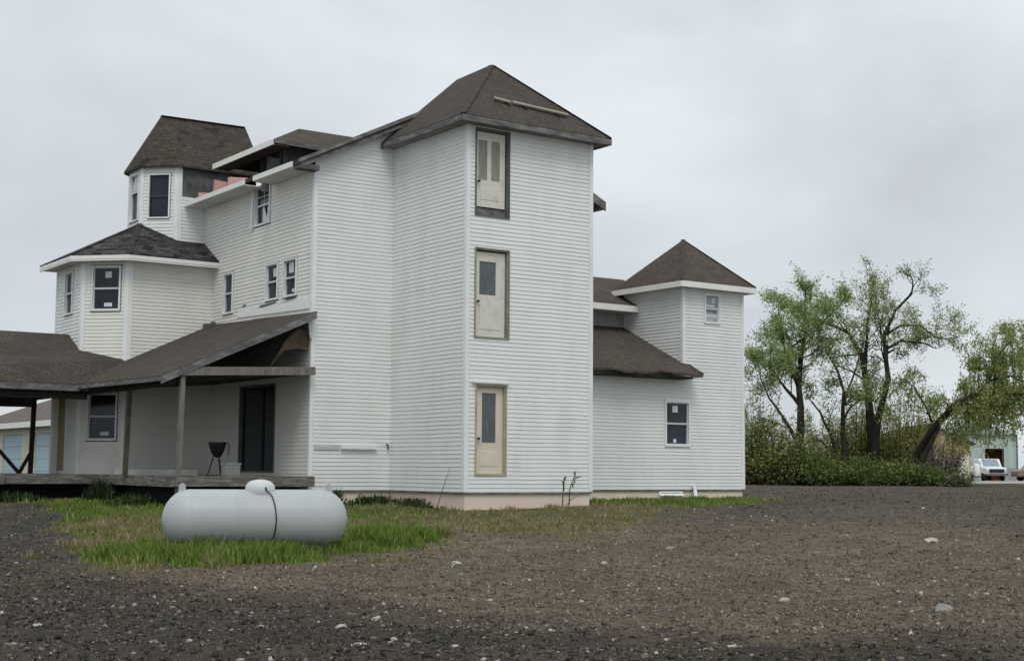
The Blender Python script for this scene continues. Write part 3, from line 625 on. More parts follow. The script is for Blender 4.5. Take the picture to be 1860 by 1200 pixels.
b = MB(); b.prism([tuple(Vector(q) + Vector((0, 0, -.16))) for q in (P1, E0, (-2.27, 13.3, ez), P3, P2)], (0, 0, .02)); b.build('soffit', M_SOFF, house)
for p_ in (P1, P2):
    b = MB(); b.bar(Vector(p_) + Vector((0, 0, .004)), Vector(AP) + Vector((0, 0, .004)), .15, .012); b.build('ridge_cap', mat('charcoal_ridge', (.045, .045, .047), .95, .1, .4, 9, .3, 30) if 'charcoal_ridge' not in MATS else MATS['charcoal_ridge'], house)

# ---- porch roofs, posts and deck
pe = -6.25
pitched('porch_roof', [[(pe, 3.25, 2.64), (-2.28, 3.25, 4.40), (-2.28, 9.9, 4.58)], [(pe, 3.25, 2.64), (-2.28, 9.9, 4.58), (-4.70, 9.9, 3.47)], [(pe, 3.25, 2.64), (-4.70, 9.9, 3.47), (pe, 9.05, 2.70)]], S_TOWER, .05, 'sagging brown porch roof along the long wall')
pitched('carport_roof', [[(pe, 9.05, 2.70), (-4.7, 9.82, 3.47), (-5.72, 10.75, 3.74), (-5.72, 11.75, 4.24), (-13.5, 11.75, 4.24), (-13.5, 9.05, 2.70)], [(-13.5, 14.45, 2.70), (-13.5, 11.75, 4.24), (-5.72, 11.75, 4.24), (-5.72, 14.45, 2.70)]], S_TOWER, .05, 'brown gabled carport roof joining the porch')
board((-2.3, 3.24, 4.38), (pe, 3.24, 2.62), .17, .05, 'rake_board', M_GREYW)
board((pe - .02, 9.05, 2.67), (pe - .02, 3.25, 2.61), .10, .05, 'fascia', M_GREYW)
board((pe, 9.03, 2.67), (-13.5, 9.03, 2.67), .16, .05, 'fascia', M_GREYW)
board((-5.72, 14.45, 2.68), (-13.5, 14.45, 2.68), .2, .05, 'fascia', M_GREYW)
b = MB(); b.prism([(pe + .05, 3.5, 2.50), (-2.3, 3.5, 2.86), (-2.3, 9.7, 2.86), (-4.7, 9.7, 2.75), (pe + .05, 9.2, 2.52)], (0, 0, .03)); b.build('added_porch_ceiling', M_CEIL, house)  # ceiling added to keep the gable space above the beam dark
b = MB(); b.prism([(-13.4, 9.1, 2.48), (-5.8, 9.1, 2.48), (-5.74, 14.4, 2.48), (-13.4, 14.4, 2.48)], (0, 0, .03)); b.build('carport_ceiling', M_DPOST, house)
b = MB(); b.bar((-5.75, 3.3, 2.76), (-2.3, 3.3, 2.92), .14, .20); b.build('beam', M_POST, house)
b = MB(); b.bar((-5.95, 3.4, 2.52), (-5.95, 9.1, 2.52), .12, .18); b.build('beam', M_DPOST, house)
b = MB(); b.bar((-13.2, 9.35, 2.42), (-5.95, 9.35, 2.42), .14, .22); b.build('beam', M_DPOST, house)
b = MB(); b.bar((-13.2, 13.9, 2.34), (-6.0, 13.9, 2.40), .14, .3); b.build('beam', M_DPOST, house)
# peeled soffit sheet hanging in the carport and torn lining in the porch gable
b = MB(); b.prism([(-9.6, 12.2, 2.44), (-8.2, 12.2, 2.30), (-8.0, 13.4, 2.40), (-9.6, 13.4, 2.44)], (0, 0, -.02)); b.build('hanging_sheet', M_SOFF, house)
b = MB(); arc = [(-3.35, 2.98), (-3.2, 3.25), (-2.95, 3.42), (-2.6, 3.48), (-2.31, 3.45), (-2.31, 3.9), (-2.6, 3.98), (-2.95, 3.66)]
b.prism([(u, 3.6, z) for u, z in arc], (0, .04, 0)); b.build('torn_lining', mat('torn_lining', (.12, .09, .07), .9, .1, .3, 4), house)
b = MB(); b.prism([(-2.42, 3.45, 4.15), (-2.3, 3.45, 4.2), (-2.3, 3.45, 3.7), (-2.36, 3.45, 3.75)], (0, .03, 0)); b.build('torn_flashing', M_STICK, house)
def post(p_, q_, wd, m, lb=None):
    b = MB(); b.bar(p_, q_, wd, wd, (1, 0, 0)); o_ = b.build('porch_post', m, house, bevel=.008)
    if lb: o_['label'] = lb
post((-5.74, 3.32, -.12), (-5.70, 3.32, 2.68), .115, M_POST, 'weathered grey corner post')
post((-5.93, 6.3, .3), (-5.88, 6.3, 2.45), .11, mat('stained_post', (.09, .082, .06), .9, .1, .3, 4, stretch=(4, 4, 1)), 'dark stained post beside the bay')
post((-6.28, 13.0, .3), (-6.24, 13.0, 2.5), .12, M_DPOST, 'black carport post')
post((-5.86, 12.3, .3), (-5.86, 12.3, 2.5), .17, M_TRIM, 'pale post at the side door')
for p_, q_ in (((-6.62, 12.9, .34), (-8.4, 12.9, 2.3)), ((-6.62, 12.9, .34), (-6.28, 12.97, .95))):
    b = MB(); b.bar(p_, q_, .09, .09, (0, 1, 0)); b.build('brace', M_DPOST, house)
b = MB(); b.box(-5.85, -2.31, 3.2, 9.7, .22, .33); b.build('deck', M_DECK, house)['label'] = 'weathered porch deck'
b = MB(); b.box(-13, -5.853, 8.55, 14.2, .22, .33); b.build('deck', M_DECK, house)['label'] = 'weathered deck under the carport'
for p_, q_ in (((-5.87, 3.18, .345), (-3.9, 3.18, .345)), ((-3.89, 3.18, .335), (-2.30, 3.18, .34)), ((-5.875, 8.53, .34), (-5.875, 5.9, .34)), ((-5.875, 5.88, .335), (-5.875, 3.2, .33)), ((-8.2, 8.53, .34), (-5.88, 8.53, .345)), ((-10.4, 8.53, .335), (-8.22, 8.53, .33)), ((-13, 8.53, .34), (-10.42, 8.53, .335))):
    board(p_, q_, .25, .045, 'deck_skirt', M_DECK)
b = MB(); b.box(-12.9, -2.4, 9.2, 9.5, -1.0, .2); b.build('deck_shade_block', M_DARK, house)  # near-black boxes stand in for the shade beneath the deck
b = MB(); b.box(-5.6, -2.4, 3.9, 4.2, -1.0, .2); b.build('deck_shade_block', M_DARK, house)
b = MB(); b.box(-5.6, -5.3, 4.2, 9.2, -1.0, .2); b.build('deck_shade_block', M_DARK, house)
b = MB(); b.box(-2.62, -2.35, 9.3, 9.6, 4.3, 4.56); b.tube([(-2.42, 9.35, 4.3), (-2.42, 9.35, 4.62)], .07, 8); b.build('roof_vent', M_TAR, house)

# ---- right wing and small tower
SX0, SX1 = 9.98, 12.42
W_R = Wall((6.16, 3.52), (SX1, 3.52)); rw = (9.31 - 6.16, 10.17 - 6.16, 1.31, 2.54)
siding(W_R, 0, 3.7, [(rw[0] - .06, rw[1] + .06, rw[2] - .06, rw[3] + .06)])
W_S = Wall((SX0, 3.52), (SX1, 3.52)); sw = (.90, 1.44, 5.02, 5.82)
siding(W_S, 3.7, 6.05, [(sw[0] - .05, sw[1] + .05, sw[2] - .05, sw[3] + .05)])
W_SL = Wall((SX0, 6.29), (SX0, 3.52)); siding(W_SL, 3.6, 6.05)
W_SR = Wall((SX1, 3.52), (SX1, 12)); siding(W_SR, 0, 6.05, smax=lambda z: 8.48 if z < 4.5 else 2.6)
siding(Wall((SX1, 6.1), (SX0, 6.1)), 5.0, 6.05)
trim(SX0, 3.52, (1, 0), (0, 1), 3.72, 6.05); trim(SX1, 3.52, (-1, 0), (0, 1), 0, 6.05)
window(W_R, *rw, stickers=[(.45, .85, .24, .16), (.45, .09, .14, .09)], casing=.06, label='sash window on the ground floor of the right wing')
window(W_S, *sw, glass=M_GLASS3, top_glass=M_GLASS3, casing=.05, label='small taped-over window of the small tower', stickers=[(.4, .62, .7, .1), (.55, .25, .8, .12), (.7, .82, .3, .2)])
b = MB(); b.box(6.2, SX1 - .03, 3.55, 12, -1.0, -.004); b.build('foundation', M_FND2, house)['label'] = 'cream foundation of the right wing'
b = MB(); b.box(6.16, SX1 + .012, 3.508, 3.53, -.05, 0); b.build('starter_strip', M_GREYW, house)
b = MB(); ring(b, W_R, 2.85, 3.75, -.40, -.055, .05, -.1, .03); bwn = b.build('basement_window', M_TRIM, house)
b = MB(); b.prism([W_R.pt(2.9, -.35, -.04), W_R.pt(3.7, -.35, -.04), W_R.pt(3.7, -.105, -.04), W_R.pt(2.9, -.105, -.04)], (0, .01, 0)); b.build('pane', M_GLASS, bwn)
b = MB(); b.prism([W_R.pt(2.85, -.12, .03), W_R.pt(3.75, -.12, .03), W_R.pt(3.75, -.17, .10), W_R.pt(2.85, -.17, .10)], (0, 0, -.015)); b.build('hood', M_TRIM, bwn)
b = MB(); b.tube([(10.32, 3.46, .12), (10.33, 3.40, -.05), (10.2, 3.2, -.36)], .055, 8); b.build('drain_pipe', M_TRIM, house)
SOV = .3; ze = 6.17; ap = (11.2, 4.86, 7.72)
c4 = [(SX0 - SOV, 3.52 - SOV, ze), (SX1 + SOV, 3.52 - SOV, ze), (SX1 + SOV, 6.5, ze), (SX0 - SOV, 6.5, ze)]
pitched('small_tower_roof', [[c4[0], c4[1], ap], [c4[1], c4[2], ap], [c4[2], c4[3], ap], [c4[3], c4[0], ap]], S_RED, .04, 'brown pyramid roof of the small tower')
for i in range(4):
    p_, q_ = Vector(c4[i]), Vector(c4[(i + 1) % 4]); board(p_ + Vector((0, 0, -.025)), q_ + Vector((0, 0, -.025)), .17, .04, 'fascia', M_FASC)
    if i < 2:
        b = MB(); b.bar(p_ + Vector((0, 0, .004)), Vector(ap) + Vector((0, 0, .0)), .14, .012); b.build('ridge_cap', MATS['ridge_shingles'], house)
b = MB(); b.prism([(q[0], q[1], ze - .16) for q in c4], (0, 0, .02)); b.build('soffit', M_SOFF, house)
W_SB = Wall((6.16, 6.29), (SX0, 6.29)); flat(W_SB, [(0, 4.4), (W_SB.L, 4.4), (W_SB.L, 5.6), (0, 5.6)], 'wall', mat('stained_board', (.33, .32, .31), .85, .1, .1, 2, dirt=(.12, .09, .08), dscale=2.5, damt=.6, stretch=(2, 2, .4)), label='stained grey board wall above the lean-to roof')
pitched('wing_roof', [[(6.16, 5.56, 5.60), (9.97, 5.56, 5.60), (11.4, 8.0, 6.80), (6.16, 8.0, 6.80)], [(6.16, 8.0, 6.80), (11.4, 8.0, 6.80), (11.4, 10.6, 5.5), (6.16, 10.6, 5.5)]], S_RED, .06)
board((6.16, 5.55, 5.60), (9.96, 5.55, 5.60), .19, .04, 'fascia', M_FASC)
b = MB(); b.box(6.16, 9.95, 5.58, 6.28, 5.42, 5.44); b.build('soffit', M_SOFF, house)
# lean-to roof with a rotten, wavy edge
b = MB(); b.uv = []
nu = 26; eu0, eu1 = 6.16, 10.22
def lz(v): return 3.72 + .462 * (v - 3.52)
for i in range(nu):
    ua, ub_ = eu0 + (eu1 - eu0) * i / nu, eu0 + (eu1 - eu0) * (i + 1) / nu
    def sag(u): return -.05 - .035 * math.sin(u * 2.7) - .02 * math.sin(u * 7.1)
    def ev(u): return 2.88 + .06 * math.sin(u * 3.3) + .03 * math.sin(u * 9)
    for (va, vb) in ((None, 3.5),):
        qs = [(ua, ev(ua), lz(2.88) + sag(ua)), (ub_, ev(ub_), lz(2.88) + sag(ub_)), (ub_, 3.5, lz(3.5)), (ua, 3.5, lz(3.5))]
        n0 = len(b.f); b.prism(qs, (0, 0, -.06))
        for f_ in b.f[n0:]:
            for vi in f_: b.uv.append((b.v[vi][0], b.v[vi][1] * 1.1))
n0 = len(b.f); b.prism([(eu0, 3.5, lz(3.5)), (SX0 - .0, 3.5, lz(3.5)), (SX0 - .0, 6.28, lz(6.28)), (eu0, 6.28, lz(6.28))], (0, 0, -.06))
for f_ in b.f[n0:]:
    for vi in f_: b.uv.append((b.v[vi][0], b.v[vi][1] * 1.1))
o_ = b.build('lean_to_roof', S_RED, house); o_['label'] = 'lean-to roof with a rotten wavy edge'
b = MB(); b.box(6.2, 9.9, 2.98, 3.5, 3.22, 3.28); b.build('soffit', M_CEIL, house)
b = MB(); b.bar((10.2, 2.9, 3.34), (10.2, 3.5, 3.62), .05, .15); b.build('rake_board', M_GREYW, house)

# ---- boards left on the tower roof
def tp(u, v, lift=.0): return Vector((u, v, zE + (v + OVT) * (A_[2] - zE) / (1.8 + OVT) + lift))
def roof_plank(u0, v0, u1, v1, label):
    q0, q1 = tp(u0, v0, .09), tp(u1, v1, .09); org = (q0 + q1) / 2
    wl_ = hw(org.x, org.y, org.z)
    o_ = thing('roof_plank', label, 'plank', wl_, HROT, 'planks on the tower roof')
    b = MB(); b.bar(q0 - org, q1 - org, .10, .04, (0, -.68, .73)); b.build('board', mat('plank_wood', (.29, .26, .21), .9, .1, .2, 5, .3, 30, stretch=(1, 6, 6)) if 'plank_wood' not in MATS else MATS['plank_wood'], o_)
    for f_ in ((.2, .8) if u1 - u0 > 1 else (.8,)):
        c_ = q0.lerp(q1, f_) - org; b = MB(); b.bar(c_ + Vector((0, -.10, -.12)), c_ + Vector((0, .22, .12)), .05, .03, (0, -.68, .73)); b.build('bracket', M_BLACK, o_)
roof_plank(.93, .25, 1.38, .20, 'short weathered plank on the tower roof, left of the long one')
roof_plank(1.47, .22, 3.10, .11, 'long weathered plank lying across the tower roof')

# ------------------------------------------------------------------ propane tank
TX, TY = -3.92, 22.3; tg = gz1(TX, TY, False)
tank = thing('propane_tank', 'long silver white propane tank lying in the grass before the porch', 'tank', (TX, TY, tg), R(17))
RT, HLf, zc = .455, 1.0, .52
prof = []
for i in range(9): a = math.pi / 2 * i / 8; prof.append((max(.004, RT * math.sin(a)), -HLf - .41 * math.cos(a)))
for i in range(1, 8): prof.append((RT, -HLf + 2 * HLf * i / 8))
for i in range(9): a = math.pi / 2 * i / 8; prof.append((max(.004, RT * math.cos(a)), HLf + .41 * math.sin(a)))
b = MB(); b.lathe(prof, 48, 'x', (0, 0, zc)); b.build('tank_shell', M_TANK, tank, True)
b = MB(); b.lathe([(.232, -.10), (.228, .05), (.222, .105), (.205, .125), (.19, .15), (.15, .178), (.08, .198), (.01, .204)], 28, 'z', (.05, -.03, zc + RT - .05)); b.build('valve_dome', mat('dome_paint', (.55, .585, .57), .45, .35, .05, 3), tank, True)
b = MB(); b.tube([(.10, -.20, zc + RT + .01), (.10, -.25, zc + RT + .01)], .03, 10); b.build('port', M_BLACK, tank)
b = MB(); pts = [(.10, -.25, zc + RT + .01), (.14, -.27, zc + RT - .03)]
for i in range(10): a = R(40 + i * 11); pts.append((.20 + .05 * math.sin(i * .35), -math.sin(a) * (RT + .015), zc + math.cos(a) * (RT + .015)))
pts.append((.19, -.42, .02)); b.tube(pts, .010, 6); b.build('hose', M_BLACK, tank, True)
for sx in (-HLf, 0.0 - .33, HLf):
    b = MB(); b.lathe([(RT - .004, sx - .012), (RT + .003, sx - .006), (RT + .003, sx + .006), (RT - .004, sx + .012)], 48, 'x', (0, 0, zc)); b.build('weld_seam', M_TANK, tank, True)
for sx in (-.85, .85):
    b = MB(); b.box(sx - .09, sx + .09, -.24, .24, -.06, zc - RT + .08); b.build('foot', M_CONC, tank)
for sx in (-1.12, 1.12):
    b = MB(); b.prism([(sx - .07, -.012, zc + RT - .1), (sx + .07, -.012, zc + RT - .1), (sx + .045, -.012, zc + RT + .07), (sx, -.012, zc + RT + .1), (sx - .045, -.012, zc + RT + .07)], (0, .024, 0)); b.build('lifting_lug', M_TANK, tank)

# ------------------------------------------------------------------ things on and under the porch
g = thing('charcoal_grill', 'black open grill bowl on thin legs standing on the porch beside the sliding door', 'grill', hw(-3.55, 6.2, .33), HROT); g.scale = (.82, .82, .92)
b = MB(); b.lathe([(.02, .50), (.12, .53), (.20, .66), (.27, .86), (.29, .93), (.26, .93), (.18, .70), (.02, .60)], 18); b.build('bowl', M_BLACK, g, True)
b = MB(); b.tube([(.27, 0, .88), (.36, 0, .93), (.40, 0, .85), (.38, .02, .55)], .014, 6); b.build('handle', M_BLACK, g)
for a in (40, 160, 280):
    b = MB(); b.tube([(.12 * math.cos(R(a)), .12 * math.sin(R(a)), .5), (.28 * math.cos(R(a)), .28 * math.sin(R(a)), 0)], .02, 6); b.build('leg', M_BLACK, g)
bx = thing('storage_bin', 'pale plastic bin on the porch floor right of the grill', 'bin', hw(-3.45, 5.55, .33), HROT)
b = MB(); b.prism([(-.2, -.15, .28), (.2, -.15, .28), (.2, .15, .28), (-.2, .15, .28)], (0, 0, -.28)); b.build('tub', mat('pale_plastic', (.5, .5, .46), .6, .3, .1, 4), bx, bevel=.015)
b = MB(); b.box(-.22, .22, -.17, .17, .281, .32); b.build('lid', M_STICK, bx, bevel=.01)
pb = thing('loose_board', 'pale board lying along the porch deck left of the grill', 'board', hw(-4.9, 6.9, .33), HROT + R(-52))
b = MB(); b.box(-1.2, 1.2, -.02, .02, 0.0, .15); b.build('plank', mat('pale_board', (.42, .42, .4), .85, .1, .15, 4), pb)
cx_, cy_, _ = hw(-9.55, 8.35); cb = thing('concrete_block', 'pale concrete block in the grass under the far deck edge', 'block', (cx_, cy_, gz1(cx_, cy_)), HROT)
b = MB(); b.box(-.35, .35, -.12, .12, 0, .30); b.build('block', M_CONC, cb, bevel=.01)

# ------------------------------------------------------------------ garage, far left behind the carport
gx, gy, _ = hw(1.34, 35, 0); GG = gz1(gx, gy, False) - HZ
gar = thing('garage', 'low garage with pale blue doors and brown roof seen under the carport', 'garage', (gx, gy, gz1(gx, gy, False)), HROT)
W_GA = Wall((0, 12.6), (0, -6)); gdo = [(12.6 - 8.55, 12.6 - 5.35, 0.02, 2.3), (12.6 - 3.35, 12.6 + .15, 0.02, 2.3)]
b = MB()
def gpan(a0, a1, c0, c1): b.prism([W_GA.pt(a0, c0), W_GA.pt(a1, c0), W_GA.pt(a1, c1), W_GA.pt(a0, c1)], (.15, 0, 0))
gpan(0, gdo[0][0], -.3, 2.7); gpan(gdo[0][1], gdo[1][0], -.3, 2.7); gpan(gdo[1][1], W_GA.L, -.3, 2.7)
for q in gdo: gpan(q[0], q[1], q[3], 2.7)
M_CREAM = mat('cream_wall', (.62, .6, .5), .8, .2, .06, 2)
b.box(.16, 8, 12.45, 12.6, -.3, 2.7); b.build('wall', M_CREAM, gar)
M_BLUE = mat('pale_blue_door', (.42, .55, .62), .6, .3, .06, 2)
for q in gdo:
    b = MB()
    for k in range(4):
        z0_, z1_ = q[2] + k * (q[3] - q[2]) / 4, q[2] + (k + 1) * (q[3] - q[2]) / 4 - .015
        b.prism([W_GA.pt(q[0], z0_, -.06), W_GA.pt(q[1], z0_, -.06), W_GA.pt(q[1], z1_, -.06), W_GA.pt(q[0], z1_, -.06)], (.05, 0, 0))
    b.build('garage_door', M_BLUE, gar)
rz_ = 2.85; e4 = [(-.5, 13.2, rz_), (-.5, -6.5, rz_), (8.5, -6.5, rz_), (8.5, 13.2, rz_)]
pitched('roof', [[e4[1], e4[0], (4, 8.7, 4.75), (4, -2, 4.75)], [e4[0], e4[3], (4, 8.7, 4.75)], [e4[3], e4[2], (4, -2, 4.75), (4, 8.7, 4.75)], [e4[2], e4[1], (4, -2, 4.75)]], shingle('garage_shingles', (.13, .115, .10), (.17, .15, .13), (.12, .11, .10)), .05, parent=gar)
board((-.5, 13.2, rz_ - .02), (-.5, -6.5, rz_ - .02), .26, .05, 'fascia', M_FASC, gar)

# ------------------------------------------------------------------ far right: sheds and vehicles
def farz(x, y): return gz1(x, y, False)
tb = thing('tan_gabled_building', 'tan gabled building with dark roof edge half hidden by the leaning tree', 'building', (33.7, 116, farz(33.7, 116)))
b = MB(); b.prism([(-3.2, 0, -.5), (3.2, 0, -.5), (3.2, 0, 3.1), (0, 0, 4.5), (-3.2, 0, 3.1)], (0, 8, 0)); b.build('wall', mat('tan_board', (.42, .31, .17), .85, .15, .15, 1.5, dirt=(.5, .45, .35), dscale=.6, damt=.8), tb)
for s_ in (-1, 1):
    b = MB(); b.prism([(0, -.35, 4.66), (3.6 * s_, -.35, 3.08), (3.6 * s_, 8.3, 3.08), (0, 8.3, 4.66)], (0, 0, -.12)); b.build('roof', mat('dark_roof', (.06, .065, .06), .9, .1, .2, 2) if 'dark_roof' not in MATS else MATS['dark_roof'], tb)
b = MB(); b.box(2.3, 3.1, -.06, -.01, 0, 2.2); b.build('door', mat('cream_board', (.6, .58, .48), .7, .2, .1, 3), tb)
M_SHED = mat('pale_green_metal', (.42, .52, .46), .5, .4, .1, .7, dirt=(.55, .6, .56), dscale=.5, damt=.6, stretch=(4, 1, .5))
sx0, sx1, sy = 40.2, 47.3, 135.
sh = thing('metal_shed', 'pale green metal shed with an open doorway behind the white pickup', 'shed', (sx0, sy, farz(sx0, sy)))
wS = sx1 - sx0; od0, od1, oh = 44.35 - sx0, 46.15 - sx0, 3.0
b = MB(); b.box(0, od0, 0, .2, -.4, 4.3); b.box(od1, wS, 0, .2, -.4, 4.3); b.box(od0, od1, 0, .2, oh, 4.3); b.box(wS - .2, wS, .2, 9, -.4, 4.3); b.box(0, .2, .2, 9, -.4, 4.3)
b.build('wall', M_SHED, sh)
b = MB(); b.box(od1, wS - .01, -.02, -.003, -.3, 1.2); b.build('skirt', mat('grey_skirt', (.36, .36, .38), .8, .2, .1, 3), sh)
b = MB(); b.box(od0 - .2, od1 + .2, 1.2, 1.3, -.3, 3.4); b.build('inner_wall', mat('rust_red', (.12, .035, .022), .9, .1, .3, 1), sh)
b = MB(); b.prism([(-.3, -.3, 4.3), (wS + .2, -.3, 4.3), (wS / 2, -.3, 5.5)], (0, 9.5, 0)); b.build('roof', mat('pale_roof', (.42, .48, .45), .5, .4, .1, 2), sh)
b = MB(); b.box(wS - .01, wS + .12, -.06, .06, -.3, 4.4); b.build('corner_trim', mat('blue_trim', (.10, .17, .26), .6, .3, .1, 3), sh)
# pickup seen from the front
tx, ty = 41.2, 122.5
pk = thing('pickup_truck', 'white pickup facing the camera in front of the green shed', 'pickup', (tx, ty, farz(tx, ty) + .05))
M_WHITE = mat('white_paint', (.8, .81, .82), .3, .5, .02, 2); M_TYRE = mat('tyre', (.018, .018, .018), .9, .1, .2, 5)
b = MB()
pr = [(-.0, .52), (0, 1.08), (1.25, 1.18), (1.9, 1.86), (3.2, 1.88), (3.4, 1.2), (5.3, 1.2), (5.3, .52)]
b.prism([(-.9, y_, z_) for y_, z_ in pr], (1.8, 0, 0)); b.build('body', M_WHITE, pk, bevel=.06)
b = MB(); b.prism([(-.72, 1.27, 1.21), (.72, 1.27, 1.21), (.66, 1.86, 1.82), (-.66, 1.86, 1.82)], (0, -.015, .012)); b.build('windshield', mat('pale_windshield', (.25, .3, .34), .1, .5, .1, 2), pk)
b = MB(); b.box(-.62, .62, -.05, -.005, .68, .98); b.build('grille', M_BLACK, pk)
b = MB(); b.box(-.93, .93, -.16, -.055, .42, .62); b.build('bumper', mat('grey_bumper', (.15, .15, .16), .4, .4, .1, 2), pk, bevel=.02)
for s_ in (-.76, .76):
    b = MB(); b.box(s_ - .12, s_ + .12, -.045, -.004, .76, .95); b.build('headlight', M_STICK, pk, bevel=.02)
    for yy in (.95, 4.3):
        b = MB(); b.lathe([(.2, -.11), (.36, -.11), (.38, -.06), (.38, .06), (.36, .11), (.2, .11)], 18, 'x', (s_ * 1.04, yy, .33)); b.build('wheel', M_TYRE, pk, True)
wx, wy = 39.0, 121
wb = thing('white_trailer_tank', 'white upright tank on a small wheeled trailer left of the pickup', 'trailer', (wx, wy, farz(wx, wy) + .05))
b = MB(); b.lathe([(.02, .38), (.26, .38), (.28, .45), (.28, 1.3), (.2, 1.42), (.06, 1.45)], 16); b.build('tank', M_WHITE, wb, True)
b = MB(); b.box(-.6, .6, -.3, .3, .3, .37); b.build('bed', M_BLACK, wb)
for s_ in (-.55, .55):
    b = MB(); b.lathe([(.12, -.08), (.3, -.08), (.3, .08), (.12, .08)], 14, 'x', (s_, 0, .3)); b.build('wheel', M_TYRE, wb, True)
cx2, cy2 = 42.45, 121
cr2 = thing('parked_car', 'tan brown car cut off by the right edge of the view', 'car', (cx2, cy2, farz(cx2, cy2) + .05))
b = MB(); b.prism([(0, 0, .35), (0, 0, .85), (.8, 0, 1.0), (1.3, 0, 1.5), (3.0, 0, 1.5), (3.6, 0, 1.0), (4.4, 0, .95), (4.5, 0, .35)], (0, 1.7, 0)); b.build('body', mat('tan_paint', (.20, .16, .11), .4, .5, .1, 2), cr2, bevel=.06)
b = MB(); b.prism([(.95, -.012, 1.03), (2.0, -.012, 1.03), (2.0, -.012, 1.42), (1.4, -.012, 1.42)], (0, .01, 0)); b.build('side_window', M_GLASS, cr2)
for xx_ in (.8, 3.6):
    for yy in (.1, 1.6):
        b = MB(); b.lathe([(.15, -.1), (.31, -.1), (.31, .1), (.15, .1)], 16, 'z'); b.v = [(q[0] + xx_, q[2] + yy, q[1] + .31) for q in b.v]; b.build('wheel', M_TYRE, cr2, True)
ts = thing('teal_shed', 'small teal roofed shed glimpsed through the scrub', 'shed', (23.0, 97, farz(23, 97)))
b = MB(); b.box(-1.0, 1.0, 0, 2, -.2, 1.9); b.build('wall', mat('pale_teal', (.30, .42, .40), .7, .2, .1, 2), ts)
b = MB(); b.prism([(-1.2, -.2, 1.9), (1.2, -.2, 1.9), (0, -.2, 2.5)], (0, 2.4, 0)); b.build('roof', mat('teal_roof', (.22, .36, .34), .6, .3, .1, 2), ts)

# ------------------------------------------------------------------ trees
def leafquad(b, p, s, col, droop=0.):
    a = Vector((nr.normal(), nr.normal(), nr.normal() * (1 - droop) - droop * 2)).normalized()
    c_ = a.cross(Vector((nr.normal(), nr.normal(), nr.normal()))).normalized()
    l_ = s * .8 * (.7 + .6 * nr.random()); w_ = l_ * .55
    b.face([p, p + a * l_ * .5 + c_ * w_ * .5, p + a * l_, p + a * l_ * .5 - c_ * w_ * .5])
    k = .62 + .76 * nr.random()
    b.c.append((col[0] * k * (.9 + .2 * nr.random()), col[1] * k, col[2] * k))
def twig(bt, bl, p, d, ln, r, lev, P):
    """recursive limb; wanders, forks, and carries leaves on the last levels."""
    n = 4 if lev > 0 else 3; pts = [p]; rs_ = [r]; q = p.copy(); dd = d.copy()
    for i in range(n):
        dd = (dd + Vector((nr.normal(), nr.normal(), nr.normal())) * P['wob'] + Vector((0, 0, P['up'] if lev > 0 else P['up'] - P['droop']))).normalized()
        q = q + dd * (ln / n); pts.append(q.copy()); rs_.append(max(.006, r * (1 - (i + 1) / n * .65)))
    bt.tube(pts, rs_, 5 if r > .06 else 3, False)
    if lev <= P['leaf_lev']:
        m_ = int(P['leaves'] * 1.4) if lev == 0 else P['leaves'] // 3
        for i in range(m_):
            f = nr.random(); k = min(n - 1, int(f * n)); pp = pts[k].lerp(pts[k + 1], f * n - k)
            leafquad(bl, pp + Vector((nr.normal(), nr.normal(), nr.normal())) * P['spread'], P['ls'], P['col'] if nr.random() < .7 else P['col2'], P['ldroop'])
    if lev > 0:
        for i in range(P['kids']):
            f = .3 + .7 * (i + nr.random()) / P['kids']; k = min(n - 1, int(f * n)); pp = pts[k].lerp(pts[k + 1], f * n - k)
            ax = Vector((nr.normal(), nr.normal(), nr.normal())); sd_ = (ax - dd * ax.dot(dd)).normalized()
            nd = (dd * P['fwd'] + sd_).normalized()
            twig(bt, bl, pp, nd, ln * (.5 + .3 * nr.random()), r * .5, lev - 1, P)
DEF = dict(wob=.16, up=.07, droop=0., leaf_lev=1, leaves=18, spread=.13, ls=.17, col=(.26, .33, .11), col2=(.33, .37, .16), ldroop=.1, kids=3, fwd=1.0)
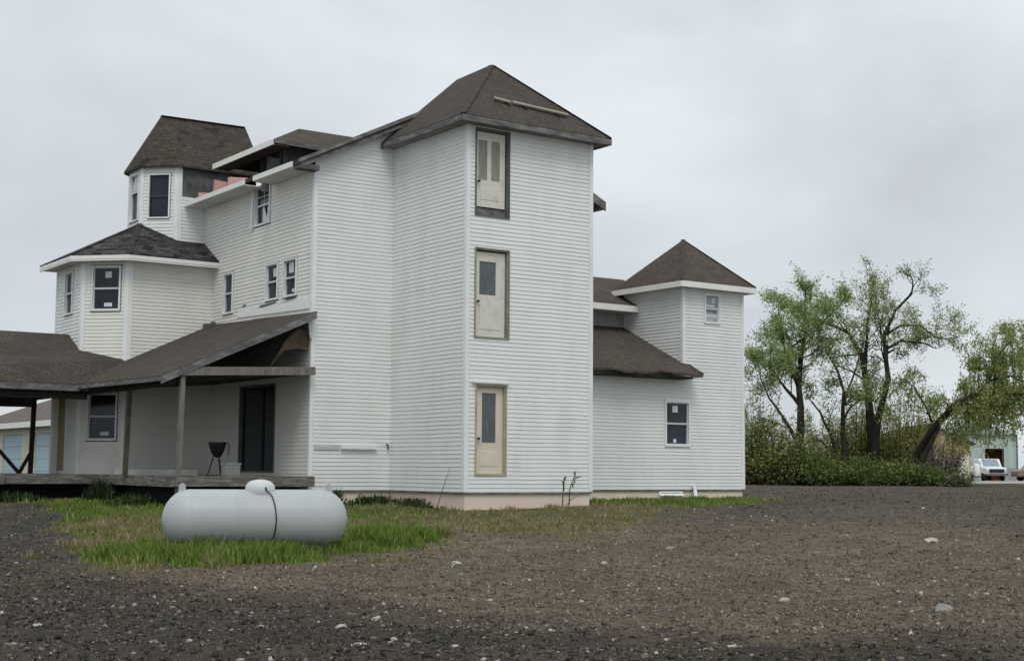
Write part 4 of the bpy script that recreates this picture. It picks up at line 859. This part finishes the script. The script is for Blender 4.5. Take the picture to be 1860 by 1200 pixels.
def tree(name, label, x, y, limbs, lev, kidsPerM, **kw):
    P = dict(DEF); P.update(kw); z = farz(x, y) - .15
    root = thing(name, label, 'tree', (x, y, z), 0, 'trees at the edge of the field')
    bt = MB(); bl = MB(); bl.c = []; spine = []
    for (pts, r0, r1, start) in limbs:
        V_ = [Vector(q) for q in pts]; n = len(V_)
        if start == 1 and spine:          # side limbs grow out of the limb they leave
            near, nrad = min(spine, key=lambda c_: (c_[0] - V_[0]).length); sh_ = near - V_[0]; V_ = [q + sh_ * (1 - i / (n - 1)) for i, q in enumerate(V_)]; r0 = min(r0, nrad * .75)
        # smooth subdivision with a little wander
        S = []; 
        for i in range(n - 1):
            for k in range(3):
                q = V_[i].lerp(V_[i + 1], k / 3)
                if k: q = q + Vector((nr.normal(), nr.normal(), 0)) * .022 * (V_[i + 1] - V_[i]).length / 2
                S.append(q)
        S.append(V_[-1]); rr = [r1 + (r0 - r1) * (1 - i / (len(S) - 1)) ** 1.7 for i in range(len(S))]
        if start == 0: rr[0] *= 1.35
        bt.tube(S, rr, 8, False); spine += list(zip(S, rr))
        tot = sum((S[i + 1] - S[i]).length for i in range(len(S) - 1)); acc = 0
        for i in range(len(S) - 1):
            sl = (S[i + 1] - S[i]).length; fr = acc / tot; acc += sl
            if fr < start_frac(start): continue
            cnt = kidsPerM * sl; cnt = int(cnt) + (nr.random() < cnt % 1)
            for c_ in range(cnt):
                pp = S[i].lerp(S[i + 1], nr.random()); dd = (S[i + 1] - S[i]).normalized()
                ax = Vector((nr.normal(), nr.normal(), nr.normal() * .6 + .2)); nd = (dd * .7 + (ax - dd * ax.dot(dd)).normalized()).normalized()
                twig(bt, bl, pp, nd, P.get('bl', 2.2) * (1 - .45 * fr) * (.6 + .7 * nr.random()), min(.07, rr[i] * .38), lev, P)
        twig(bt, bl, S[-1], (S[-1] - S[-2]).normalized(), P.get('bl', 2.2) * .5, rr[-1], lev, P)
    if P.get('strands'):          # hanging twigs below the outer limbs
        for (pts, r0, r1, start) in limbs:
            V_ = [Vector(q) for q in pts]
            for i in range(len(V_) - 1):
                if V_[i].z < 3.9 or V_[i].x < 2.0: continue
                for k in range(int((16 if V_[i].x > 3.4 else 8) * (V_[i + 1] - V_[i]).length)):
                    q = V_[i].lerp(V_[i + 1], nr.random()) + Vector((nr.normal() * .7, nr.normal() * .9, nr.normal() * .3)); ln = 1.0 + 2.1 * nr.random(); st = [q]
                    dx = .25 * nr.normal() + .12
                    for m_ in range(1, 5): st.append(q + Vector((dx * m_ / 4 + .05 * nr.normal(), .1 * nr.normal(), -ln * m_ / 4)))
                    bt.tube(st, [.014, .012, .01, .008, .005], 3, False)
                    for m_ in range(int(ln * 15)):
                        f = nr.random() * 3.99; leafquad(bl, st[int(f)].lerp(st[int(f) + 1], f % 1) + Vector((nr.normal(), nr.normal(), nr.normal())) * .07, .19, P['col'] if nr.random() < .6 else P['col2'], .8)
    bt.build('trunk', M_BARK, root, True, fix=False); bl.build('crown', M_LEAF, root, fix=False)
    return root
def start_frac(s): return .45 if s == 0 else .15
K = 85 / 2611.
def L_(x0, y0, *pp):
    """limb outline in metres from offsets measured at this tree's distance; depth wanders a little."""
    dep = 0; r_ = []
    for i, (x, y) in enumerate(pp):
        r_.append(((x - x0) * K, dep, (y0 - y) * K * (.90 if y < 700 else 1. - .1 * (y0 - y) / (y0 - 700.)))); dep += nr.normal() * .9
    return r_
x0, y0 = 1450, 880
tree('cottonwood_tree', 'tall leaning tree nearest the house with pale spring leaves down its left side', (x0 - 930) * K, 85,
     [(L_(x0, y0, (1450, 880), (1455, 760), (1462, 640), (1480, 560), (1478, 510)), .34, .08, 0),
      (L_(x0, y0, (1460, 660), (1430, 600), (1420, 545)), .16, .05, 1), (L_(x0, y0, (1452, 720), (1420, 665), (1395, 640)), .14, .04, 1),
      (L_(x0, y0, (1450, 800), (1425, 750), (1400, 700), (1385, 660)), .16, .04, 1), (L_(x0, y0, (1475, 590), (1510, 550), (1530, 515)), .13, .04, 1)],
     2, 1.5, kids=4, leaves=32, bl=2.4, col=(.27, .36, .13), col2=(.40, .47, .23))
x0, y0 = 1522, 880
tree('cottonwood_tree', 'slender forked tree standing between the two tallest trees', (x0 - 930) * K, 84,
     [(L_(x0, y0, (1522, 880), (1523, 780), (1520, 690), (1516, 640)), .24, .07, 0), (L_(x0, y0, (1520, 700), (1545, 640), (1560, 605)), .13, .04, 1),
      (L_(x0, y0, (1508, 870), (1500, 780), (1482, 730), (1470, 712)), .15, .05, 1), (L_(x0, y0, (1521, 740), (1545, 715), (1575, 690)), .1, .03, 1)],
     2, .9, kids=4, leaves=16, bl=2.2)
x0, y0 = 1590, 880
tree('cottonwood_tree', 'tallest bare-topped tree with a thick trunk forking into a wide round crown', (x0 - 930) * K, 86,
     [(L_(x0, y0, (1592, 880), (1596, 780), (1592, 700), (1578, 610), (1562, 560), (1530, 530)), .44, .09, 0), (L_(x0, y0, (1594, 830), (1600, 750), (1612, 660), (1616, 570), (1635, 520), (1650, 495)), .30, .07, 0),
      (L_(x0, y0, (1588, 650), (1590, 590), (1585, 540), (1590, 500)), .18, .05, 1), (L_(x0, y0, (1614, 620), (1645, 595), (1690, 592), (1715, 590)), .16, .04, 1),
      (L_(x0, y0, (1618, 580), (1650, 555), (1690, 550), (1712, 568)), .14, .04, 1), (L_(x0, y0, (1620, 560), (1605, 530), (1612, 500)), .14, .04, 1)],
     2, 1.35, kids=4, leaves=14, bl=2.9, col=(.27, .32, .11), col2=(.37, .40, .17), ls=.16)
x0, y0 = 1640, 884
tree('willow_tree', 'leaning tree whose two bent trunks carry a drooping crown to the right', (x0 - 930) * K, 84,
     [(L_(x0, y0, (1636, 884), (1655, 820), (1680, 755), (1705, 722), (1745, 700), (1790, 690), (1820, 700)), .28, .09, 0), (L_(x0, y0, (1650, 884), (1680, 810), (1715, 755), (1755, 720), (1800, 680), (1840, 690)), .21, .07, 0),
      (L_(x0, y0, (1745, 702), (1780, 660), (1800, 630), (1812, 600)), .16, .05, 1), (L_(x0, y0, (1700, 725), (1670, 700), (1650, 690)), .12, .04, 1), (L_(x0, y0, (1790, 690), (1830, 670), (1860, 680)), .12, .04, 1),
      (L_(x0, y0, (1795, 680), (1812, 650), (1840, 620), (1856, 596)), .12, .03, 1), (L_(x0, y0, (1800, 640), (1795, 610), (1800, 585)), .09, .03, 1)],
     2, 1.6, kids=4, leaves=16, bl=2.1, up=.0, droop=.55, ldroop=.7, leaf_lev=1, col=(.28, .34, .10), col2=(.38, .41, .16), ls=.17, strands=1)
x0, y0 = 1870, 880
tree('pine_tree', 'dark distant tree half cut by the right edge', (1876 - 930) / 2611 * 165, 165, [([(0, 0, 0), (.1, 0, 3), (0, 0, 6.2)], .2, .06, 1)], 1, 3.6, kids=3, leaves=9, bl=1.5, leaf_lev=1, col=(.05, .075, .06), col2=(.07, .1, .07), ls=.4)
# scrub along the field edge
def shrub(name, label, px, y, h, wd, nst, nlf, col, col2, ls=.24, upright=.6, group='scrub along the field edge'):
    x = (px - 930) / 2611 * y; z = farz(x, y) - .1
    root = thing(name, label, 'shrub', (x, y, z), 0, group)
    bt = MB(); bl = MB(); bl.c = []
    for i in range(nst):
        a = nr.random() * 6.28; rr = wd * .5 * math.sqrt(nr.random()); hh = h * (.4 + .6 * nr.random() ** 1.3) * (1 - .35 * (rr / (wd * .5)) ** 2)
        p0 = Vector((math.cos(a) * rr * .35, math.sin(a) * rr * .35, 0)); p1 = Vector((math.cos(a) * rr, math.sin(a) * rr, hh))
        mid = p0.lerp(p1, .5) + Vector((nr.normal() * .1, nr.normal() * .1, hh * .08)); pts = [p0, mid, p1]; bt.tube(pts, [.028, .018, .006], 3, False)
        for k in range(5):
            f = .06 + .9 * nr.random(); s_ = p0.lerp(p1, f); e_ = s_ + Vector((nr.normal() * .35, nr.normal() * .35, .2 + nr.random() * .4)); bt.tube([s_, e_], [.012, .004], 3, False)
            for m_ in range(nlf // 4):
                leafquad(bl, s_.lerp(e_, nr.random()) + Vector((nr.normal(), nr.normal(), nr.normal())) * .14, ls, col if nr.random() < .6 else col2)
        for m_ in range(nlf // 4):
            leafquad(bl, mid.lerp(p1, nr.random()) + Vector((nr.normal(), nr.normal(), nr.normal())) * .15, ls, col if nr.random() < .6 else col2)
    bt.build('stems', M_BARK, root, fix=False); bl.build('foliage', M_LEAF, root, fix=False)
ol, ol2, yl, dk = (.23, .27, .07), (.32, .35, .10), (.42, .42, .14), (.14, .21, .06)
for (px, y, h, wd, ns, nl, c1, c2, lb) in [
    (1362, 84, 4.4, 3.0, 40, 16, ol, ol2, 'tall olive shrub right against the house corner'),
    (1392, 83, 3.6, 3.4, 42, 16, ol, yl, 'olive shrub, second from the house corner'),
    (1425, 82, 2.9, 3.0, 38, 14, ol2, dk, 'shrub left of the nearest tree trunk'),
    (1470, 82.5, 2.6, 3.0, 38, 14, dk, ol, 'dark shrub between the first two tree trunks'),
    (1505, 81.5, 2.4, 2.8, 36, 14, dk, ol2, 'low dark shrub at the foot of the slender tree'),
    (1548, 88, 4.8, 3.0, 42, 14, yl, ol2, 'tall yellowish sapling thicket left of the thick trunk'),
    (1545, 81.5, 1.7, 3.0, 36, 14, dk, ol, 'low shrub in front of the teal shed'),
    (1590, 81.2, 1.9, 2.8, 36, 14, dk, ol, 'low shrub hiding the foot of the thick trunk'),
    (1632, 89, 5.0, 2.8, 40, 14, yl, ol2, 'tall yellowish sapling thicket right of the thick trunk'),
    (1490, 89, 3.9, 3.2, 40, 14, ol2, yl, 'olive sapling thicket behind the dark shrubs, between the first two trunks'),
    (1668, 90, 4.2, 2.8, 40, 12, yl, ol, 'yellow green thicket behind the bent trunks'),
    (1586, 90, 4.6, 2.6, 40, 14, ol2, yl, 'olive thicket right behind the thick trunk'),
    (1625, 81.3, 1.6, 2.4, 34, 14, dk, ol2, 'dark low shrub left of the bent trunks'),
    (1672, 81.5, 1.5, 2.2, 30, 14, dk, ol, 'dark low shrub right of the bent trunks'),
    (1700, 87, 2.7, 3.0, 34, 9, (.30, .28, .27), (.36, .35, .31), 'pale grey flowering shrub before the tan building'),
    (1728, 82, 1.3, 2.0, 28, 10, (.24, .25, .19), ol, 'low pale green shrub at the right end of the scrub')]:
    shrub('shrub', lb, px, y, h * (1.5 if px < 1440 or y > 86 else .6 + 1.0 * rng.random()), wd * 1.25, int(ns * (1.7 if y > 86 else 2.2)), nl * (4 if y > 86 else 2), c1, c2, .18)

# ------------------------------------------------------------------ grass, weeds, stones
def house_keepout(x, y):
    du, dv = x - HX, y - HY; u = du * Uv[0] + dv * Uv[1]; v = du * Vv[0] + dv * Vv[1]
    return ((u > .0) & (u < TW) & (v > 0)) | ((u > -2.3) & (u < SX1) & (v > 3.5)) | ((u < -2.2) & (u > -5.9) & (v > 3.4) & (v < 15)) | ((u < -5.8) & (v > 9.0) & (v < 14))
def lush(x, y):
    """1 on the thick green sward round the tank and along the right wing."""
    a = np.exp(-(((x + 4.3) / 3.0) ** 2 + ((y - 21.3) / 2.1) ** 2)); b_ = np.exp(-(((x + 1.9) / 1.3) ** 2 + ((y - 24.2) / 1.6) ** 2))
    c_ = 1.2 * np.exp(-(((x - 4.6) / 3.2) ** 2 + ((y - 39.3) / 3.4) ** 2)); d_ = .9 * np.exp(-(((x + 9) / 7) ** 2 + ((y - 33) / 6.) ** 2))
    return np.clip(1.35 * np.maximum(np.maximum(a, b_), np.maximum(c_, d_)), 0, 1)
def blades(n, xr_, yr_, hfun, colfun, accept, seed):
    q = np.random.default_rng(seed); x = q.uniform(*xr_, n); y = q.uniform(*yr_, n)
    k = q.random(n) < accept(x, y); x, y = x[k], y[k]; k = ~house_keepout(x, y); x, y = x[k], y[k]
    z = ground_z(x, y) - .01; h = hfun(x, y) * q.uniform(.35, 1.35, len(x)); a = q.uniform(0, 6.283, len(x)); ln = q.uniform(.1, .75, len(x)) * h; la = q.uniform(0, 6.283, len(x))
    wdt = q.uniform(.006, .013, len(x)) * (1 + .02 * (y - 15))
    base = np.stack([x, y, z], -1); sd_ = np.stack([np.cos(a), np.sin(a), 0 * a], -1) * wdt[:, None]
    mid = base + np.stack([np.cos(la) * ln * .3, np.sin(la) * ln * .3, h * .6], -1); tip = base + np.stack([np.cos(la) * ln, np.sin(la) * ln, h], -1)
    V_ = np.stack([base - sd_, base + sd_, mid + sd_ * .7, mid - sd_ * .7, tip], 1).reshape(-1, 3)
    i0 = np.arange(len(x)) * 5
    c_ = colfun(x, y, q)
    return V_, i0, c_
def build_blades(name, parts, mat_):
    V_ = []; F4 = []; F3 = []; C_ = []; off = 0
    for v_, i0, c_ in parts:
        V_.append(v_); F4.append(np.stack([i0, i0 + 1, i0 + 2, i0 + 3], -1) + off); F3.append(np.stack([i0 + 3, i0 + 2, i0 + 4], -1) + off); C_.append(c_); off += len(v_)
    V_ = np.concatenate(V_); F4 = np.concatenate(F4); F3 = np.concatenate(F3); C_ = np.concatenate(C_)
    me = bpy.data.meshes.new(name); me.vertices.add(len(V_)); me.vertices.foreach_set('co', V_.ravel())
    nl = F4.size + F3.size; me.loops.add(nl); me.loops.foreach_set('vertex_index', np.concatenate([F4.ravel(), F3.ravel()]))
    n4, n3 = len(F4), len(F3); me.polygons.add(n4 + n3)
    me.polygons.foreach_set('loop_start', np.concatenate([np.arange(n4) * 4, F4.size + np.arange(n3) * 3])); me.polygons.foreach_set('loop_total', np.concatenate([np.full(n4, 4), np.full(n3, 3)]))
    me.update()
    at_ = me.color_attributes.new('Col', 'FLOAT_COLOR', 'CORNER'); cc = np.concatenate([np.repeat(C_, 4, 0), np.repeat(C_, 3, 0)]); cc = np.concatenate([cc, np.ones((len(cc), 1))], 1)
    at_.data.foreach_set('color', cc.astype(np.float32).ravel()); me.materials.append(mat_)
    o_ = bpy.data.objects.new(name, me); COL.objects.link(o_); return o_
GREEN = np.array([.15, .235, .032]); DRY = np.array([.29, .24, .135]); DGRN = np.array([.075, .12, .03])
def gcol(x, y, q):
    l_ = lush(x, y) * .8 + (fbm(x * .9, y * .7, 77) - .47) * 1.5; p_ = np.clip(l_ * 1.3 - .1, .08, .92)
    g_ = q.random(len(x)) < p_; k = q.uniform(.65, 1.3, len(x))[:, None]
    gd = np.where((fbm(x * 1.7, y * 1.3, 88) > .52)[:, None], GREEN, GREEN * .75 + DGRN * .25)
    return np.where(g_[:, None], gd, DRY) * k
def ghgt(x, y): return .045 + (.035 + .15 * (1 - sm(26, 32, y))) * lush(x, y) * (.6 + .8 * fbm(x * 1.2, y * 1.2, 66)) * sm(.2, .9, gmask(x, y)) + .05 * (fbm(x * 2, y * 2, 99) > .55)
acc = lambda x, y: gmask(x, y) ** 1.3 * np.clip(.22 + .75 * lush(x, y) + (fbm(x * 1.9, y * 1.5, 55) - .47) * 3.8, .04, 1)
parts = [blades(210000, (-9, 3), (18.5, 30), ghgt, gcol, acc, 1), blades(130000, (-14, 9), (30, 45), ghgt, gcol, acc, 2)]
kind(build_blades('grass', parts, M_BLADE), 'stuff')
# straw and dead stems over the churned soil
def scol(x, y, q): return (DRY * q.uniform(.5, 1.1, len(x))[:, None])
sacc = lambda x, y: np.clip((1 - gmask(x, y)) * sm(16, 19, y + .35 * x * 0) * (1 - sm(24, 36, y)) * (fbm(x * .8, y * .6, 44) - .38) * 3 * sm(-6, -3.5, x) * (1 - sm(3, 7, x)), 0, 1)
def bits(n, y0, y1, seed):
    q = np.random.default_rng(seed); Y = y0 * (y1 / y0) ** q.random(n); X = (q.random(n) - .5) * 1.1 * Y
    k = (gmask(X, Y) < .35) & ~house_keepout(X, Y) & (q.random(n) < .35 + 1.3 * np.clip(fbm(X * .7, Y * .5, 123) - .35, 0, .5)); X, Y = X[k], Y[k]; n = len(X)
    Z = ground_z(X, Y); a = q.uniform(0, 6.283, n); el = q.uniform(-.1, .9, n); l_ = q.uniform(.015, .055, n) * (1 + .012 * (Y - 10)); w_ = q.uniform(.004, .012, n) * (1 + .015 * (Y - 10))
    d_ = np.stack([np.cos(a) * np.cos(el), np.sin(a) * np.cos(el), np.sin(el)], -1) * l_[:, None]; sd_ = np.stack([-np.sin(a), np.cos(a), 0 * a], -1) * w_[:, None]
    B_0 = np.stack([X, Y, Z + .004], -1); V_ = np.stack([B_0 - sd_, B_0 + sd_, B_0 + sd_ * .8 + d_ * .6, B_0 - sd_ * .8 + d_ * .6, B_0 + d_], 1).reshape(-1, 3)
    pal = np.array([[.26, .22, .15], [.19, .16, .11], [.15, .14, .08], [.20, .14, .11], [.33, .30, .24], [.10, .09, .07]])
    return V_, np.arange(n) * 5, pal[q.integers(0, 6, n)] * (q.uniform(.6, 1.1, n) * (.45 + .6 * warmth(X, Y)))[:, None]
kind(build_blades('dead_straw', [bits(205000, 9.5, 70, 71), blades(42000, (-6, 7), (15, 33), lambda x, y: .035 + 0 * x, scol, sacc, 5)], M_BLADE), 'stuff')

def weed(name, label, x, y, h, wd, n, col, cat='weeds'):
    root = tag(bpy.data.objects.new(name, None), label, cat); return root
def weed_clump(label, x, y, h, wd, dp, n, col, rz=0):
    q = np.random.default_rng(int(abs(x * 100 + y))); b = MB(); b.c = []
    z0 = gz1(x, y)
    for i in range(n):
        bx_, by_ = q.normal() * wd * .4, q.normal() * dp * .4; hh = h * (.5 + .6 * q.random()) * math.exp(-(bx_ / wd) ** 2); a = q.random() * 6.28; ln = hh * (.15 + .5 * q.random())
        gx_, gy_ = x + bx_ * math.cos(rz) - by_ * math.sin(rz), y + bx_ * math.sin(rz) + by_ * math.cos(rz)
        B = Vector((gx_ - x, gy_ - y, gz1(gx_, gy_) - z0 - .02)); T = B + Vector((math.cos(a) * ln, math.sin(a) * ln, hh)); md = B.lerp(T, .55) + Vector((0, 0, hh * .1)); s_ = Vector((math.cos(a + 1.57), math.sin(a + 1.57), 0)) * .014
        k = .5 + q.random(); cc = (col[0] * k, col[1] * k, col[2] * k)
        b.face([B - s_, B + s_, md + s_, md - s_]); b.c.append(cc); b.face([md - s_, md + s_, T]); b.c.append(cc)
        if i % 5 == 0:
            for m_ in range(2): leafquad(b, B.lerp(T, .4 + .5 * q.random()), .09, col)
    o_ = b.build('weed_clump', M_BLADE, None, fix=False); o_.location = (x, y, z0)
    return tag(o_, label, 'weeds', 'weed clumps')
def at_h(u, v): q = hw(u, v); return q[0], q[1]
for (u, v, h, wd, dp, n, c_, lb) in [(-.75, 3.0, .30, 1.0, .25, 420, (.07, .10, .035), 'low dark weeds against the gable wall foundation, left of the tower'),
                                     (-.25, 1.9, .26, .9, .22, 360, (.08, .10, .04), 'dark weeds along the left face of the tower'),
                                     (-1.75, 3.1, .5, .25, .2, 120, (.035, .06, .03), 'dark leafy weed just behind the right end of the tank'),
                                     (-6.15, 7.4, .62, .5, .35, 300, (.04, .065, .022), 'bushy dark weeds growing up against the deck corner'),
                                     (-8.2, 8.1, .3, 1.3, .3, 260, (.05, .08, .025), 'low dark weeds along the far deck edge'),
                                     (-6.3, 4.6, .35, .9, .5, 260, (.05, .08, .025), 'low dark weeds beside the porch deck behind the tank')]:
    x_, y_ = at_h(u, v); weed_clump(lb, x_, y_, h, wd, dp, n, c_, HROT + (math.pi / 2 if u == -.25 else 0) if u > -2 else HROT + .1)
x_, y_ = at_h(2.55, -.45); dp_ = thing('dead_plant', 'dead brown plant with two stalks before the tower foundation', 'plant', (x_, y_, gz1(x_, y_)), HROT)
b = MB(); M_DEAD = mat('dead_stalk', (.09, .075, .055), .9, .1, .3, 6)
for dx, h_, lean in ((0, .78, .06), (.2, .92, .22)):
    st = MB(); st.tube([(dx, 0, -.05), (dx + .02, 0, h_ * .5), (dx + lean, 0, h_)], [.016, .013, .008], 6)
    for k in range(7):
        f = .55 + .06 * k; c_ = Vector((dx + lean * f, 0, h_ * f)); e_ = c_ + Vector((nr.normal() * .05, nr.normal() * .05, .05)); st.tube([c_, e_], [.022, .008], 5)
    st.build('stalk', M_DEAD, dp_)
st = MB(); st.tube([(.05, 0, -.05), (.2, -.05, .2), (.42, -.05, .3)], [.012, .01, .006], 5); st.build('stalk', M_DEAD, dp_)
x_, y_ = at_h(-.3, .75); dp2 = thing('dead_plant', 'thin leaning dead stem before the left face of the tower', 'plant', (x_, y_, gz1(x_, y_)), HROT)
st = MB(); st.tube([(0, 0, -.05), (.12, -.1, .5), (.22, -.25, 1.0)], [.012, .009, .004], 5); st.build('stalk', M_DEAD, dp2)

# stones: the larger ones one by one, the rest as one scatter
ICO = bmesh.new(); bmesh.ops.create_icosphere(ICO, subdivisions=1, radius=1.0); IV = np.array([v_.co[:] for v_ in ICO.verts]); IF = [tuple(v_.index for v_ in f_.verts) for f_ in ICO.faces]; ICO.free()
ICO = bmesh.new(); bmesh.ops.create_icosphere(ICO, subdivisions=2, radius=1.0); IV2 = np.array([v_.co[:] for v_ in ICO.verts]); IF2 = [tuple(v_.index for v_ in f_.verts) for f_ in ICO.faces]; ICO.free()
def scatter(n, yr_, sfun, seed, light):
    q = np.random.default_rng(seed); Y = yr_[0] * (yr_[1] / yr_[0]) ** q.random(n); X = (q.random(n) - .5) * 1.1 * Y
    k = (gmask(X, Y) < .3) & ~house_keepout(X, Y); X, Y = X[k], Y[k]; n = len(X); Z = ground_z(X, Y); S = np.minimum(sfun(q, n), .02 + .0007 * Y)
    sc = np.stack([S * q.uniform(.7, 1.3, n), S * q.uniform(.7, 1.3, n), S * q.uniform(.4, 1.0, n)], -1)
    rot = q.uniform(0, 6.28, n); v_ = IV[None] * (1 + q.normal(0, .27, (n, len(IV), 1))) * sc[:, None]
    cr_, sr_ = np.cos(rot)[:, None], np.sin(rot)[:, None]
    v_ = np.stack([v_[..., 0] * cr_ - v_[..., 1] * sr_, v_[..., 0] * sr_ + v_[..., 1] * cr_, v_[..., 2]], -1) + np.stack([X, Y, Z + sc[:, 2] * .3], -1)[:, None]
    f_ = (np.array(IF)[None] + (np.arange(n) * len(IV))[:, None, None]).reshape(-1, 3)
    base = np.where((q.random(n) < light)[:, None], np.array([.42, .40, .35]), np.array([.15, .13, .105])) * q.uniform(.6, 1.2, n)[:, None]
    if light == 0: base = (np.array([.05, .045, .04])[None] + warmth(X, Y)[:, None] * np.array([.075, .06, .042])) * q.uniform(.6, 1.3, n)[:, None]
    return v_.reshape(-1, 3), f_, np.repeat(base, len(IF), 0)
VV = []; FF = []; CC = []; off = 0
for a in ((12500, (9.5, 40), lambda q, n: np.exp(q.normal(-4.7, .4, n)), 3, .18), (7400, (10, 75), lambda q, n: np.exp(q.normal(-4.0, .4, n)), 4, .11), (21000, (9.5, 60), lambda q, n: np.exp(q.normal(-4.2, .5, n)), 8, 0.0)):
    v_, f_, c_ = scatter(*a)
    VV.append(v_); FF.append(f_ + off); CC.append(c_); off += len(v_)
VV = np.concatenate(VV); FF = np.concatenate(FF); CC = np.concatenate(CC)
me = bpy.data.meshes.new('gravel'); me.vertices.add(len(VV)); me.vertices.foreach_set('co', VV.ravel()); me.loops.add(FF.size); me.loops.foreach_set('vertex_index', FF.ravel()); me.polygons.add(len(FF))
me.polygons.foreach_set('loop_start', np.arange(len(FF)) * 3); me.polygons.foreach_set('loop_total', np.full(len(FF), 3)); me.update()
at_ = me.color_attributes.new('Col', 'FLOAT_COLOR', 'CORNER'); cc = np.concatenate([np.repeat(CC, 3, 0), np.ones((len(CC) * 3, 1))], 1); at_.data.foreach_set('color', cc.astype(np.float32).ravel()); me.materials.append(M_STONE)
gr = bpy.data.objects.new('gravel', me); COL.objects.link(gr); kind(gr, 'stuff')
M_PALE = mat('pale_stone', (.40, .38, .33), .85, .15, .2, 12, .4, 30); M_GST = mat('grey_stone', (.24, .23, .21), .85, .15, .2, 12, .4, 30)
def stone(x, y, s, label, m, flatn=.55):
    q = np.random.default_rng(int(abs(x * 991 + y * 77))); v_ = np.sign(IV2) * np.abs(IV2) ** .8 * (1 + q.normal(0, .13, (len(IV2), 1))) * np.array([s * q.uniform(.9, 1.4), s * q.uniform(.7, 1.1), s * flatn])
    b = MB(); b.v = [tuple(p_ * .8) for p_ in v_]; b.f = list(IF2); o_ = b.build('stone', m, None); o_.location = (x, y, gz1(x, y) + s * flatn * .35); o_.rotation_euler = (q.normal() * .15, q.normal() * .15, q.random() * 6.28)
    return tag(o_, label, 'stone', 'stones in the churned soil')
for (x, y, s, lb, m) in [(-4.05, 12.55, .05, 'pale stone on the dark track at the far left of the foreground', M_PALE), (-1.18, 11.5, .055, 'pale pointed stone at the bottom, below the tank', M_PALE), (-.93, 11.35, .05, 'flat pale stone at the bottom, just right of the pointed one', M_PALE),
                         (-1.45, 12.55, .055, 'pale stone on the dark track straight below the tank', M_PALE), (-.45, 11.9, .045, 'pale stone on the dark track below the tower', M_PALE), (-1.25, 13.6, .05, 'whitish stone above the dark track, below the right end of the tank', M_PALE),
                         (-1.27, 11.75, .05, 'upright pale stone, leftmost of the row at the bottom of the view', M_PALE), (-1.05, 11.65, .04, 'small pale stone second in the row at the bottom of the view', M_PALE),
                         (-2.2, 12.9, .045, 'light stone on the dark track below the left half of the tank', M_PALE), (-2.75, 11.3, .04, 'small light stone near the bottom left corner', M_PALE),
                         (1.75, 11.45, .06, 'pale rounded stone on the track at the bottom right of centre', M_PALE), (4.35, 14.6, .10, 'large flat grey stone on the brown soil at the right', M_GST), (2.95, 15.7, .06, 'pale flat stone left of the large grey one', M_PALE),
                         (-.75, 20.5, .085, 'flat pale stone on the soil bank in front of the tower', M_PALE), (1.35, 20.8, .07, 'small pale stone on the brown soil in front of the right wing', M_PALE), (7.4, 25.5, .13, 'pale stone far out in the dark field at the right edge', M_PALE), (2.6, 23.6, .07, 'reddish pale stone among the soil below the right wing', M_GST)]:
    stone(x, y, s, lb, m)
